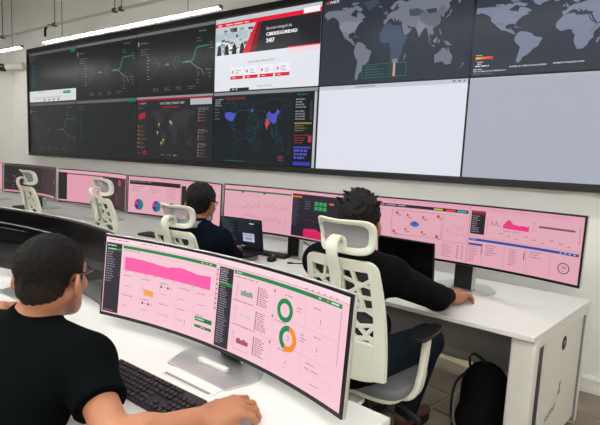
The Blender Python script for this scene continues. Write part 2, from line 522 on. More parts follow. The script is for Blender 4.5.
# floor of separate tiles over a grout bed
fl = MB(); fl.box(((XL + XR) / 2, (YB + YF) / 2, -0.06), (XR - XL + 0.3, YB - YF + 0.3, 0.1))
floor = struct(put('floor', fl, 'grout'))
TS, TW = 0.45, math.radians(-14)
tm = MB(); tm.box((0, 0, 0), (TS - 0.012, TS - 0.012, 0.012))
tile_me = make_mesh('tile', tm.v, tm.f); tile_me.materials.append(MT['tile'])
ca, sa = math.cos(TW), math.sin(TW)
spots = []
for i in range(-16, 17):
    for j in range(-16, 17):
        lx, ly = i * TS, j * TS + (TS / 2 if i % 2 else 0)
        x, y = 6.10 + lx * ca - ly * sa, -0.27 + lx * sa + ly * ca
        m = 0.29
        if XL + m < x < XR - m and YF + m < y < YB - m + 0.24:
            spots.append((math.hypot(x - 6.6, y + 1.2), x, y))
spots.sort()
for _, x, y in spots[:290]:
    share('tile', tile_me, floor, (x, y, -0.0085), (0, 0, TW))

w = MB(); w.box(((XL + XR) / 2, YB + 0.05, ZC / 2), (XR - XL + 0.2, 0.1, ZC)); struct(put('wall_back', w, 'wall'))
w = MB(); w.box((XL - 0.05, (YB + YF) / 2, ZC / 2), (0.1, YB - YF, ZC)); struct(put('wall_left', w, 'wall'))
w = MB(); w.box((XR + 0.05, (YB + YF) / 2, ZC / 2), (0.1, YB - YF, ZC)); struct(put('wall_right', w, 'wall'))
w = MB(); w.box(((XL + XR) / 2, YF - 0.05, ZC / 2), (XR - XL + 0.2, 0.1, ZC)); struct(put('wall_front', w, 'wall'))
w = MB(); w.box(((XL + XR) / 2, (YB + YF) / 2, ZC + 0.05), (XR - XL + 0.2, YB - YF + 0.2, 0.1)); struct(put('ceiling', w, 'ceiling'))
w = MB(); w.box(((XL + XR) / 2, YB - 0.008, 0.05), (XR - XL, 0.016, 0.10)); w.box(((XL + XR) / 2, YB - 0.005, 0.104), (XR - XL, 0.010, 0.012))
struct(put('baseboard_back', w, 'base', bevel=0.003))
w = MB(); w.box((XL + 0.008, (YB + YF) / 2, 0.05), (0.016, YB - YF - 0.04, 0.10)); struct(put('baseboard_left', w, 'base', bevel=0.003))
# dark sliding rail along the top of the side wall
w = MB(); w.box((XL + 0.03, -0.95, 2.50), (0.06, 1.8, 0.055)); w.box((XL + 0.02, -0.95, 2.56), (0.04, 1.8, 0.03))
struct(put('trim_1', w, 'dark_rail', bevel=0.004))

# ------------------------------------------------------------------ video wall
PW, PH, VZ = 1.213, 0.684, 1.315
vw = thing('video_wall', 'large black video wall of twelve display panels hung on the white wall', 'video wall', (3 * PW, 0, VZ))
fr = MB()
W6, H2 = 6 * PW, 2 * PH
fr.box((0, 0.02, -0.022), (W6 + 0.05, 0.075, 0.044)); fr.box((0, 0.02, H2 + 0.03), (W6 + 0.05, 0.075, 0.06))
fr.box((-W6 / 2 - 0.016, 0.02, H2 / 2), (0.032, 0.075, H2)); fr.box((W6 / 2 + 0.016, 0.02, H2 / 2), (0.032, 0.075, H2))
put('frame', fr, 'black_frame', vw, bevel=0.004)

def flatmap(w, h):
    return lambda x, y, o: (x - w / 2, -0.001 - o, y - h / 2)

DK = (27, 30, 31); GR = (120, 124, 126); TEAL = (22, 150, 120)
def pan_window(c):
    c.rect(0, 0, 1, 0.05, (84, 87, 89)); c.rect(0.9, 0.045, 0.985, 0.10, (18, 118, 96))
    c.dashes(0.03, 0.09, 0.2, 2, 0.05, (98, 104, 106), 3)
    c.rect(0.05, 0.22, 0.17, 0.72, (22, 42, 46)); c.dashes(0.07, 0.25, 0.16, 9, 0.05, (44, 104, 104), 5, 0.3)
    c.rect(0.01, 0.77, 0.995, 0.99, (212, 214, 217)); c.rect(0.74, 0.80, 0.89, 0.855, (22, 160, 128))
    c.rect(0.1, 0.89, 0.7, 0.94, (196, 198, 202)); c.dashes(0.2, 0.8, 0.45, 1, 0.05, (150, 152, 156), 4, 0.25)
    for i in range(4): c.rect(0.33 + i * 0.1, 0.945, 0.36 + i * 0.1, 0.975, (80, 82, 90))
def pan_flow(c, top=True, seed=1):
    if top: c.rect(0, 0, 1, 0.045, (126, 128, 130))
    g = (112, 122, 124); d = (70, 80, 82)
    c.rect(0.02, 0.13, 0.035, 0.2, (190, 194, 194)); c.dashes(0.06, 0.15, 0.16, 1, 0.06, g, seed)
    c.dashes(0.06, 0.25, 0.2, 3, 0.04, g, seed + 1, 0.3)
    for i in range(9):
        y = 0.33 + i * 0.05
        c.rect(0.15, y, 0.15 + 0.03 * (1 + (i * 7) % 3) / 2, y + 0.015, g)
        c.path([(0.21, y), (0.27 + 0.012 * (4 - abs(i - 4)), y + (0.53 - y) * 0.3), (0.33, 0.53), (0.41, 0.535)], 0.0035, (62, 100, 98) if i % 2 else d)
    c.rect(0.41, 0.52, 0.45, 0.55, g)
    c.ring(0.55, 0.52, 0.062, 0.056, (36, 92, 88)); c.ring(0.55, 0.52, 0.042, 0.036, (52, 74, 76)); c.dashes(0.53, 0.50, 0.57, 2, 0.03, d, 2)
    c.ring(0.55, 0.52, 0.085, 0.080, (44, 66, 68), -0.6, 0.6); c.ring(0.55, 0.52, 0.085, 0.080, (44, 66, 68), 2.5, 3.8)
    c.rect(0.66, 0.51, 0.70, 0.54, g); c.path([(0.62, 0.53), (0.72, 0.53), (0.755, 0.50), (0.80, 0.33), (0.94, 0.32)], 0.013, TEAL)
    c.path([(0.72, 0.53), (0.80, 0.62), (0.86, 0.66), (0.89, 0.75)], 0.009, (130, 132, 132)); c.path([(0.80, 0.62), (0.82, 0.76), (0.84, 0.68)], 0.006, (110, 112, 112))
    c.path([(0.76, 0.52), (0.9, 0.34)], 0.003, d); c.path([(0.93, 0.33), (0.89, 0.66)], 0.003, d)
    c.dashes(0.80, 0.20, 0.86, 2, 0.04, g, 9); c.dashes(0.95, 0.28, 0.99, 3, 0.04, g, 10)
    c.ring(0.92, 0.66, 0.014, 0.0, (150, 70, 60)); c.ring(0.92, 0.71, 0.012, 0.0, (96, 66, 66)); c.dashes(0.94, 0.66, 0.98, 3, 0.05, g, 11); c.dashes(0.8, 0.80, 0.84, 2, 0.04, g, 12)
    for i in range(4):
        c.box(0.22 + i * 0.155, 0.88, 0.35 + i * 0.155, 0.95, 0.002, (52, 56, 58)); c.dashes(0.24 + i * 0.155, 0.89, 0.33 + i * 0.155, 2, 0.03, g, 20 + i, 0.4)
    c.dashes(0.82, 0.1, 0.95, 1, 0.05, g, 14)
def pan_list(c):
    c.rect(0, 0, 1, 0.05, (120, 122, 124)); c.rect(0.88, 0.01, 1, 0.06, (18, 140, 112))
    c.dashes(0.03, 0.1, 0.18, 2, 0.05, (128, 88, 92), 3); c.rect(0.05, 0.22, 0.16, 0.72, (28, 40, 42)); c.dashes(0.06, 0.24, 0.15, 10, 0.048, (66, 108, 106), 7, 0.3)
    c.rect(0.3, 0.86, 0.68, 0.95, (30, 44, 42)); c.dashes(0.32, 0.87, 0.66, 2, 0.04, (40, 70, 64), 8, 0.3)
    for i in range(5): c.rect(0.985, 0.14 + i * 0.07, 0.993, 0.17 + i * 0.07, (100, 104, 106))
def pan_threat(c):
    c.rect(0, 0, 1, 0.03, (184, 184, 188)); c.rect(0, 0.03, 1, 0.055, (208, 24, 66)); c.rect(0.73, 0.06, 0.985, 0.15, (226, 228, 232))
    c.worldmap(0.2, 0.2, 0.80, 0.88, (66, 67, 72))
    c.text('LIVE CYBER THREAT MAP', 0.335, 0.13, 0.034, (226, 226, 230), 1); c.rect(0.37, 0.165, 0.58, 0.185, (190, 30, 60))
    c.poly([(0.02, 0.12), (0.04, 0.06), (0.05, 0.12)], (214, 40, 70)); c.text('THREAT', 0.055, 0.115, 0.028, (200, 200, 204), 1)
    c.poly([(0.03, 0.36), (0.13, 0.34), (0.13, 0.22), (0.105, 0.26), (0.085, 0.24), (0.06, 0.28), (0.04, 0.27)], (206, 34, 70)); c.rect(0.02, 0.17, 0.10, 0.18, GR); c.rect(0.03, 0.38, 0.13, 0.42, (60, 60, 64))
    for i in range(6):
        y = 0.46 + i * 0.068
        c.rect(0.02, y, 0.035, y + 0.025, (208, 160, 60)); c.dashes(0.045, y, 0.155, 2, 0.024, (120, 104, 66), i + 3, 0.5)
    c.text('CHECK', 0.02, 0.925, 0.026, (206, 34, 70)); c.ring(0.125, 0.905, 0.024, 0.010, (206, 44, 74))
    for x, y in ((0.325, 0.44), (0.305, 0.57), (0.36, 0.74), (0.385, 0.69), (0.475, 0.4), (0.495, 0.42)):
        c.ring(x, y, 0.014, 0.0, (226, 190, 110)); c.line((x, y), (x, y + 0.05), 0.005, (220, 200, 150))
    for i, k in enumerate(((220, 60, 60), (90, 80, 220), (220, 180, 90))): c.rect(0.36 + i * 0.085, 0.915, 0.378 + i * 0.085, 0.94, k); c.rect(0.385 + i * 0.085, 0.92, 0.41 + i * 0.085, 0.935, GR)
    for b, n in ((0.2, 4), (0.52, 3), (0.73, 4)):
        c.dashes(0.83, b, 0.97, 2, 0.02, (150, 150, 154), int(b * 100), 0.5)
        for i in range(n): c.rect(0.83, b + 0.045 + i * 0.045, 0.845, b + 0.07 + i * 0.045, (206, 120, 110)); c.rect(0.855, b + 0.05 + i * 0.045, 0.91, b + 0.06 + i * 0.045, GR)
def pan_site(c):
    c.rect(0, 0, 1, 0.06, (196, 199, 206)); c.rect(0, 0.06, 1, 0.115, (226, 32, 58)); c.rect(0.85, 0.04, 0.985, 0.105, (246, 246, 248))
    c.text('S21', 0.03, 0.108, 0.034, (250, 235, 235), 1); c.dashes(0.11, 0.085, 0.45, 1, 0.04, (255, 225, 228), 3, 0.3)
    # photographic banner: control room in greys
    c.rect(0, 0.115, 0.5, 0.50, (198, 204, 208)); rnd = random.Random(4)
    for i in range(34):
        x, y = rnd.uniform(0.0, 0.38), rnd.uniform(0.13, 0.46); k = rnd.choice([(60, 66, 70), (150, 160, 168), (228, 232, 234), (92, 112, 124), (36, 38, 40)])
        c.rect(x, y, x + rnd.uniform(0.02, 0.06), y + rnd.uniform(0.02, 0.06), k)
    for i in range(5): c.poly([(0.02 + i * 0.08, 0.5), (0.03 + i * 0.08, 0.38), (0.05 + i * 0.08, 0.35), (0.065 + i * 0.08, 0.40), (0.07 + i * 0.08, 0.5)], (28, 30, 33))
    for i in range(3): c.rect(0.0 + i * 0.12, 0.2, 0.10 + i * 0.12, 0.29, (176, 192, 202))
    c.poly([(0.30, 0.50), (0.43, 0.115), (1, 0.115), (1, 0.50)], (36, 38, 42)); c.poly([(0.29, 0.50), (0.42, 0.115), (0.45, 0.115), (0.385, 0.50)], (214, 30, 54)); c.poly([(0.36, 0.50), (0.44, 0.115), (0.475, 0.115), (0.42, 0.50)], (122, 24, 36))
    c.text('Servicio integral de', 0.52, 0.235, 0.036, (222, 222, 226)); c.text('CIBERSEGURIDAD', 0.52, 0.315, 0.042, (248, 248, 250), 2); c.text('24/7', 0.52, 0.40, 0.052, (250, 250, 252), 2)
    c.rect(0.72, 0.485, 1, 0.50, (220, 36, 60)); c.rect(0.72, 0.50, 1, 0.56, (244, 214, 224))
    c.text('¿Qué servicios ofrece el SOC?', 0.345, 0.635, 0.026, (70, 72, 80))
    for i in range(4):
        x = 0.175 + i * 0.148
        c.rect(x, 0.68, x + 0.13, 0.80, (238, 240, 246)); c.rect(x + 0.012, 0.725, x + 0.03, 0.765, (236, 110, 124)); c.dashes(x + 0.05, 0.72, x + 0.11, 3, 0.024, (150, 152, 160), i + 2, 0.4)
        c.rect(x, 0.80, x + 0.13, 0.845, (218, 30, 56)); c.rect(x + 0.02, 0.818, x + 0.05, 0.828, (250, 210, 214))
    c.rect(0.17, 0.965, 0.37, 1.0, (34, 35, 38)); c.rect(0.2, 0.975, 0.215, 0.99, (220, 220, 220)); c.rect(0.235, 0.975, 0.25, 0.99, (220, 220, 220)); c.text('Nuestros servicios', 0.45, 0.965, 0.022, (90, 92, 100))
def pan_lines(c):
    c.rect(0, 0, 1, 0.05, (160, 163, 166)); c.rect(0, 0.04, 1, 0.055, (52, 54, 56))
    c.worldmap(0.03, 0.10, 0.78, 0.92, None, outline=(38, 76, 90), t=0.0045)
    px = lambda a, b: (0.03 + (a + 170) / 350 * 0.75, 0.10 + (78 - b) / 134 * 0.82)
    for q, k in ((CHINA, (88, 92, 214)), (INDIA, (206, 84, 92)), (USA, (92, 96, 216))): c.poly([px(*p) for p in q][::-1], k)
    c.poly([px(*p) for p in ((4, 48), (14, 48), (12, 56), (5, 54))], (92, 96, 220))
    for a, b in (((-100, 40), (10, 50)), ((10, 50), (100, 35)), ((-90, 15), (-60, -15)), ((20, 10), (100, 35)), ((-60, -15), (20, -20)), ((30, -25), (20, 15)), ((130, -25), (110, 25)), ((10, 30), (40, 10))):
        p, q = px(*a), px(*b); m = ((p[0] + q[0]) / 2, (p[1] + q[1]) / 2 - 0.05); c.path([p, m, q], 0.0035, (44, 92, 112))
    rnd = random.Random(8)
    for i in range(26):
        a = rnd.uniform(-12, 40); b = rnd.uniform(-28, 32); p = px(a, b); q = px(a + rnd.uniform(-14, 14), b + rnd.uniform(-14, 14)); c.line(p, q, 0.003, (34, 92, 92))
    c.dashes(0.02, 0.09, 0.11, 4, 0.028, (150, 156, 158), 2, 0.6); c.rect(0.13, 0.075, 0.34, 0.105, (120, 44, 54)); c.dashes(0.02, 0.23, 0.08, 4, 0.045, (112, 124, 136), 4, 0.3)
    c.rect(0.02, 0.80, 0.8, 0.804, (26, 74, 70)); c.rect(0.14, 0.80, 0.142, 0.97, (26, 74, 70)); c.rect(0.36, 0.80, 0.362, 0.97, (26, 74, 70)); c.rect(0.14, 0.955, 0.36, 0.965, (22, 110, 98))
    c.rect(0.02, 0.965, 0.8, 0.969, (26, 74, 70)); c.rect(0.67, 0.86, 0.74, 0.94, (50, 36, 52)); c.dashes(0.68, 0.87, 0.73, 3, 0.025, (190, 80, 90), 6)
    c.rect(0.805, 0.05, 0.975, 0.995, (18, 22, 26)); c.dashes(0.83, 0.07, 0.95, 1, 0.05, (28, 130, 124), 12, 0.3); c.dashes(0.82, 0.13, 0.93, 4, 0.033, (150, 154, 158), 13, 0.5); c.dashes(0.82, 0.28, 0.93, 4, 0.033, (146, 150, 154), 14, 0.5)
    c.rect(0.945, 0.16, 0.965, 0.4, (58, 62, 66)); c.rect(0.815, 0.43, 0.965, 0.45, (160, 150, 60)); c.dashes(0.82, 0.465, 0.95, 3, 0.03, (126, 118, 62), 15, 0.5); c.rect(0.815, 0.585, 0.965, 0.6, (130, 46, 54)); c.dashes(0.82, 0.62, 0.95, 3, 0.03, (138, 58, 62), 16, 0.5); c.rect(0.94, 0.6, 0.968, 0.68, (200, 60, 70))
    c.rect(0.815, 0.735, 0.965, 0.76, (70, 76, 190)); c.dashes(0.82, 0.775, 0.96, 3, 0.045, (92, 98, 214), 17, 0.6); c.rect(0.815, 0.93, 0.965, 0.975, (64, 70, 184)); c.rect(0.98, 0.05, 1, 1, (214, 216, 224))
SL = (50, 56, 66)
def pan_map_grey(c):
    c.rect(0, 0, 1, 0.02, (40, 44, 52))
    sh = {'africa': (70, 82, 104), 'greenland': (62, 74, 88)}
    c.worldmap(0.005, 0.09, 0.975, 0.985, lambda n: sh.get(n, (116, 120, 132)), lat=(77.5, -56))
    px = lambda a, b: (0.005 + (a + 170) / 350 * 0.97, 0.09 + (77.5 - b) / 133.5 * 0.895)
    c.poly([px(*p) for p in USA][::-1], (132, 136, 148)); c.poly([px(*p) for p in CHINA][::-1], (100, 104, 118)); c.poly([px(*p) for p in INDIA][::-1], (128, 132, 146))
    c.poly([px(*p) for p in ((50, 54), (70, 54), (85, 48), (75, 42), (60, 42), (52, 44))], (68, 80, 98)); c.poly([px(*p) for p in ((88, 50), (112, 50), (112, 43), (96, 43))], (60, 66, 82))
    c.poly([px(*p) for p in ((18, -22), (30, -22), (31, -28), (26, -33), (19, -33))], (130, 134, 146))
    c.line((0.76, 0.0), (0.80, 0.0), 0.001, SL)
    c.poly([(0.02, 0.05), (0.035, 0.015), (0.045, 0.05)], (220, 60, 70)); c.text('FORTI', 0.05, 0.05, 0.030, (215, 216, 220), 2)
    c.rect(0.32, 0.80, 0.62, 0.945, (38, 60, 62)); c.box(0.32, 0.80, 0.62, 0.945, 0.004, (34, 112, 98)); c.dashes(0.34, 0.82, 0.5, 4, 0.03, (74, 98, 100), 4, 0.3); c.rect(0.535, 0.80, 0.55, 0.945, (214, 150, 150)); c.rect(0.5, 0.80, 0.535, 0.945, (50, 70, 72)); c.box(0.55, 0.80, 0.62, 0.945, 0.004, (44, 128, 104))
def pan_map_blue(c):
    c.worldmap(-0.055, 0.335, 0.995, 0.91, (124, 130, 152), lat=(72, -56))
    px = lambda a, b: (-0.055 + (a + 170) / 350 * 1.05, 0.335 + (72 - b) / 128 * 0.575)
    c.path([px(-117, 33), px(-106, 32), px(-97, 27)], 0.004, (96, 102, 122)); c.path([px(36, 16), px(44, 10), px(40, 4), px(35, -2)], 0.004, (88, 94, 112)); c.path([px(30, 30), px(34, 20), px(42, 14)], 0.006, (60, 66, 80))
    c.rect(0.02, 0.795, 0.055, 0.803, (170, 176, 186))
    for i in range(8): c.rect(0.02 + i * 0.0115, 0.815, 0.0315 + i * 0.0115, 0.838, (240, 180 - i * 18, 60 - i * 3))
    c.rect(0.02, 0.845, 0.03, 0.852, GR); c.rect(0.10, 0.842, 0.112, 0.849, GR)
    c.dashes(0.03, 0.862, 0.075, 2, 0.018, (190, 194, 202), 3, 0.6); c.dashes(0.02, 0.90, 0.11, 1, 0.018, (222, 224, 228), 5, 0.6); c.text('MAP VIEW', 0.012, 0.943, 0.012, (226, 228, 232), 1); c.text('TOP 10 CYBER ATTACK MEMBERS LIST', 0.012, 0.963, 0.012, (226, 228, 232), 1); c.text('Attackers  Frequencies', 0.012, 0.985, 0.013, (140, 146, 156))
    c.text('NUMBER OF CYBER ATTACKS SEASON', 0.20, 0.935, 0.0125, (232, 234, 238), 1); c.text('NUMBER OF MALICIOUS FILES', 0.41, 0.93, 0.0125, (232, 234, 238), 1)
def pan_white(c):
    c.rect(0, 0, 1, 0.045, (196, 198, 212)); c.rect(0.28, 0.012, 0.42, 0.03, (160, 164, 176)); c.rect(0.90, 0.01, 0.985, 0.03, (120, 124, 136))
    for i in range(3): c.rect(0.9 + i * 0.03, 0.008, 0.915 + i * 0.03, 0.034, (190, 192, 206))
def pan_grey(c):
    c.rect(0, 0, 1, 0.02, (176, 179, 192))
PANELS = [
    [(pan_window, DK), (lambda c: pan_flow(c, True, 1), DK), (lambda c: pan_flow(c, True, 2), DK), (pan_site, (226, 229, 236)), (pan_map_grey, SL), (pan_map_blue, (54, 60, 70))],
    [(lambda c: pan_flow(c, True, 5), (36, 38, 40)), (pan_list, (32, 36, 37)), (pan_threat, (38, 38, 42)), (pan_lines, (22, 28, 32)), (pan_white, (222, 225, 236)), (pan_grey, (170, 174, 188))]]
PLAB = [['mostly dark application window with a white lower strip', 'dark flow diagram with a green line', 'dark flow diagram with a green line', 'white cyber security web page with a red and black banner', 'slate world map in greys', 'slate world map with an orange scale bar'],
        ['dim dark flow diagram', 'dark page with a narrow list', 'dark threat map page with a red bar', 'black line map with blue and red countries', 'nearly blank white page', 'blank light grey page']]
for r in range(2):
    for i in range(6):
        b = MB(); b.box((0, 0.03, 0), (PW - 0.002, 0.06, PH - 0.002))
        p = put('display_panel', b, 'black_frame', vw, loc=(-W6 / 2 + PW * (i + 0.5), 0, H2 - PH * (r + 0.5)))
        sw, sh_ = PW - 0.014, PH - 0.012
        c = Canvas(sw, sh_, flatmap(sw, sh_), PANELS[r][i][1], False)
        c.dim = {(0, 1): 0.7, (0, 2): 0.7, (1, 0): 0.5, (1, 1): 0.6, (1, 2): 0.6, (1, 3): 0.75}.get((r, i), 1.0)
        PANELS[r][i][0](c)
        s_ = c.build('screen', DISP_WALL, p)
        s_['label'] = PLAB[r][i]

# ------------------------------------------------------------------ ceiling pendants, conduit, wires, camera
def pendant(x0, x1, y, z, label, group=None, wd=0.07, ht=0.022, skirt=True):
    t = thing('linear_pendant_light', label, 'light', ((x0 + x1) / 2, y, z), 0, group)
    L = x1 - x0
    h = MB(); h.box((0, 0, ht + (0.008 if skirt else 0.005)), (L, wd + 0.006, 0.018 if skirt else 0.010)); put('housing', h, 'housing', t, bevel=0.003)
    if skirt:  # opaque sides added on unseen pendants to keep light off the upper wall
        for sy in (-1, 1): h.box((0, sy * (wd / 2 + 0.006), ht / 2 + 0.006), (L, 0.006, ht + 0.022))
        bpy.data.objects.remove(t.children[0]); put('housing', h, 'housing', t, bevel=0.002)
    d = MB(); d.box((0, 0, ht / 2), (L - 0.02, wd, ht)); put('diffuser', d, 'lamp', t, bevel=0.006)
    for s in (-1, 1):
        e = MB(); e.box((s * (L / 2 - 0.003), 0, ht / 2 + 0.008), (0.012, wd + 0.008, ht + 0.02)); put('end_cap', e, 'grey', t, bevel=0.003)
        q = MB(); q.cyl((s * L * 0.36, 0, 0.04), (s * L * 0.36, 0, ZC - z), 0.003, 6); put('hanging_wire', q, 'wire', t)
    return t
pendant(1.617, 4.295, -0.6, 2.525, 'long slim lit pendant hung above the video wall beside the white page display', wd=0.036, ht=0.012, skirt=False)
pendant(-0.55, 1.12, -0.6, 2.53, 'slim lit pendant in the corner by the wall camera', wd=0.036, ht=0.012, skirt=False)
ROWS = {-0.6: 'unseen slim pendant added for light over the desk end with a logo', -2.15: 'slim lit pendant hung over the near desk with the black keyboard', -3.15: 'unseen slim pendant added for light over the aisle behind the near desk',
        -4.0: 'slim lit pendant hung over the middle of the rear floor', -5.4: 'slim lit pendant hung over the floor by the rear wall'}
for yy, gs in ((-0.6, [(5.0, 7.7)]), (-2.15, [(4.1, 6.3), (6.6, 8.4)]), (-3.15, [(3.2, 5.8), (6.1, 8.4)]), (-4.0, [(0.6, 3.2), (3.5, 6.1), (6.4, 8.4)]), (-5.4, [(0.6, 3.2), (3.5, 6.1), (6.4, 8.4)])):  # desk-end and aisle rows are unseen lamps added to brighten the back wall
    for a, b in gs:
        pendant(a, b, yy, 2.55, ROWS[yy], 'pendants over ' + ROWS[yy].split(' over ')[1], wd={-0.6: 0.062, -2.15: 0.034}.get(yy, 0.092))

cd = thing('ceiling_conduit', 'thin white suspended conduit running above the slim lit pendants', 'conduit', (1.8, -0.6, 2.70))
q = MB(); q.cyl((-2.35, 0, 0), (5.0, 0, 0), 0.013, 10); put('pipe', q, 'conduit', cd, smooth=True)
for x in (-1.15, 0.05, 1.12, 1.22, 2.4, 3.6):
    q = MB(); q.cyl((x, 0, 0), (x, 0, ZC - 2.70), 0.0045, 6); w_ = put('drop_rod', q, 'wire', cd)
    q = MB(); q.box((x, 0, 0), (0.05, 0.036, 0.036)); put('clamp', q, 'wire', cd, bevel=0.003)
cb = MB(); cb.tube([(1.86, -0.6, 2.70), (1.72, -0.6, 2.705), (1.66, -0.6, 2.69), (1.645, -0.6, 2.66), (1.645, -0.6, 2.60)], 0.013, 8)
tag(put('power_cable', cb, 'black_plastic', smooth=True), 'short black cable bent down from the conduit into the long pendant', 'cable')

sc = thing('security_camera', 'small white bullet camera with a dark lens mounted in the wall corner', 'camera', (-0.30, 0.055, 2.53))
q = MB(); q.cyl((0, 0.0, 0), (0, -0.02, 0), 0.045, 20); put('mount', q, 'conduit', sc, bevel=0.003)
q = MB(); q.tube([(0.10, -0.03, 0.01), (0.02, -0.09, 0.0), (-0.10, -0.17, -0.015)], [0.05, 0.052, 0.05], 18); put('housing', q, 'conduit', sc, smooth=False, bevel=0.004)
q = MB(); q.cyl((-0.095, -0.167, -0.014), (-0.118, -0.182, -0.017), 0.04, 18); put('lens', q, 'black_plastic', sc, bevel=0.003)
q = MB(); q.tube([(0, -0.015, 0), (0.02, -0.05, -0.01), (0.03, -0.08, -0.005)], 0.016, 10); put('bracket', q, 'conduit', sc)

# ------------------------------------------------------------------ desks
def poly_desk(name, label, poly, parts_cb=None):
    cx = sum(p[0] for p in poly) / len(poly); cy = sum(p[1] for p in poly) / len(poly)
    t = thing(name, label, 'desk', (cx, cy, 0))
    P = [(x - cx, y - cy) for x, y in poly]
    m = MB(); m.prism(P, DESK - 0.022, DESK); put('worktop', m, 'desk', t, bevel=0.003)
    return t, (lambda x, y: (x - cx, y - cy))

# right-hand back bench: front-left, front-right, back-right, back-left
FL, FR, BR, BL = (4.56, -1.10), (6.742, -1.22), (6.915, -0.37), (4.56, -0.22)
bd, L_ = poly_desk('desk', 'white desk with a logo on its end panel, black bag beneath', [FL, FR, BR, BL])
def beam(t, L_, a, b, z0, z1, th, mat_, name, bevel=0.003):
    a, b = Vector(L_(*a)), Vector(L_(*b)); d = b - a; n = Vector((-d.y, d.x)).normalized() * th / 2
    m = MB(); m.prism([(a.x + n.x, a.y + n.y), (a.x - n.x, a.y - n.y), (b.x - n.x, b.y - n.y), (b.x + n.x, b.y + n.y)], z0, z1)
    return put(name, m, mat_, t, bevel=bevel)
ev = (Vector(BR) - Vector(FR)); eL = ev.length; ev.normalize(); en = Vector((-ev.y, ev.x))      # along the end, and inward
def E(s, inn): p = Vector(FR) + ev * s + en * inn; return (p.x, p.y)
beam(bd, L_, (4.62, -0.66), E(0.44, 0.03), 0.335, DESK - 0.024, 0.018, 'modesty', 'modesty_panel')
# portal end frame: front post, back post, top bar, inset white panel with the marks, dark cable slot
def Epoly(t, s0, s1, i0, i1, z0, z1, mat_, name, bevel=0.004, seg=2):
    m = MB(); m.prism([L_(*E(s0, i0)), L_(*E(s1, i0)), L_(*E(s1, i1)), L_(*E(s0, i1))], z0, z1); return put(name, m, mat_, t, bevel=bevel, seg=seg)
Epoly(bd, 0.03, 0.09, 0.0, 0.105, 0.0, DESK - 0.03, 'steel_white', 'leg', 0.012, 4)
Epoly(bd, 0.80, 0.86, 0.0, 0.105, 0.0, DESK - 0.03, 'steel_white', 'leg', 0.012, 4)
Epoly(bd, 0.05, 0.85, 0.004, 0.10, DESK - 0.075, DESK - 0.023, 'steel_white', 'top_bar', 0.006)
Epoly(bd, 0.19, 0.80, 0.008, 0.022, 0.05, DESK - 0.07, 'steel_white', 'end_panel', 0.002)
Epoly(bd, 0.09, 0.19, 0.016, 0.024, 0.03, DESK - 0.07, 'black_plastic', 'cable_slot', 0.001)
Epoly(bd, 0.09, 0.105, 0.006, 0.016, 0.03, DESK - 0.07, 'dark_rail', 'cable_slot_lip', 0.001)
Epoly(bd, 0.785, 0.80, -0.001, 0.02, 0.02, DESK - 0.07, 'grey', 'edge_seal', 0.001)
def decal(parent, s, z, shapes, material, name, off=-0.0012):
    m = MB()
    for poly in shapes:
        v = []
        for a, b in poly:
            p = E(s + a, 0.008 + off); q = L_(*p); v.append((q[0], q[1], z + b))
        m.add(v, [tuple(range(len(v)))])
    return put(name, m, material, parent)
circ = [(0.036 * math.cos(t), 0.036 * math.sin(t)) for t in [2 * PI * i / 24 for i in range(24)]]
decal(bd, 0.47, 0.555, [circ], 'ink', 'round_logo')
decal(bd, 0.47, 0.555, [[(-0.012, -0.006), (0.0, 0.012), (0.002, 0.0)], [(0.002, -0.004), (0.005, 0.012), (0.014, 0.009)], [(-0.010, -0.012), (0.009, -0.012), (0.008, -0.008)]], 'inkwhite', 'round_logo_mark', -0.002)
decal(bd, 0.475, 0.325, [[(-0.016, 0.0), (0.0, 0.03), (0.018, 0.022), (0.006, 0.016), (0.0, 0.004)], [(-0.018, -0.03), (-0.006, -0.024), (0.0, -0.012), (0.016, -0.008), (0.0, -0.038)]], 'ink', 'small_logo')
tv, tf = text_geo('ASCEND')
m = MB(); vv = []
for px, py in tv:
    a, b = px * 0.042, py * 0.042
    qq = L_(*E(0.285 + a * 0.94, 0.0068)); vv.append((qq[0], qq[1], 0.205 + b + a * 0.16))
m.add(vv, tf); put('lettering', m, 'ink', bd)

# left-hand back bench
ld, LL = poly_desk('desk', 'long white bench desk in front of the monitor showing pie charts', [(-0.35, -1.0), (4.55, -1.10), (4.55, -0.22), (-0.35, -0.22)])
beam(ld, LL, (-0.3, -0.34), (4.5, -0.34), 0.20, DESK - 0.024, 0.018, 'modesty', 'modesty_panel')
for x in (-0.2, 1.4, 3.0, 4.45):
    m = MB(); 
    for y in (-0.92, -0.29): m.box((*LL(x, y), (DESK - 0.03) / 2), (0.07, 0.06, DESK - 0.03))
    m.box((*LL(x, -0.6), DESK - 0.05), (0.07, 0.66, 0.05)); put('leg_frame', m, 'steel_white', ld, bevel=0.006)
m = MB()
for y in (-0.92, -0.29): m.box((*L_(4.64, y), (DESK - 0.03) / 2), (0.07, 0.06, DESK - 0.03))
m.box((*L_(4.64, -0.6), DESK - 0.05), (0.07, 0.66, 0.05)); put('leg_frame', m, 'steel_white', bd, bevel=0.006)

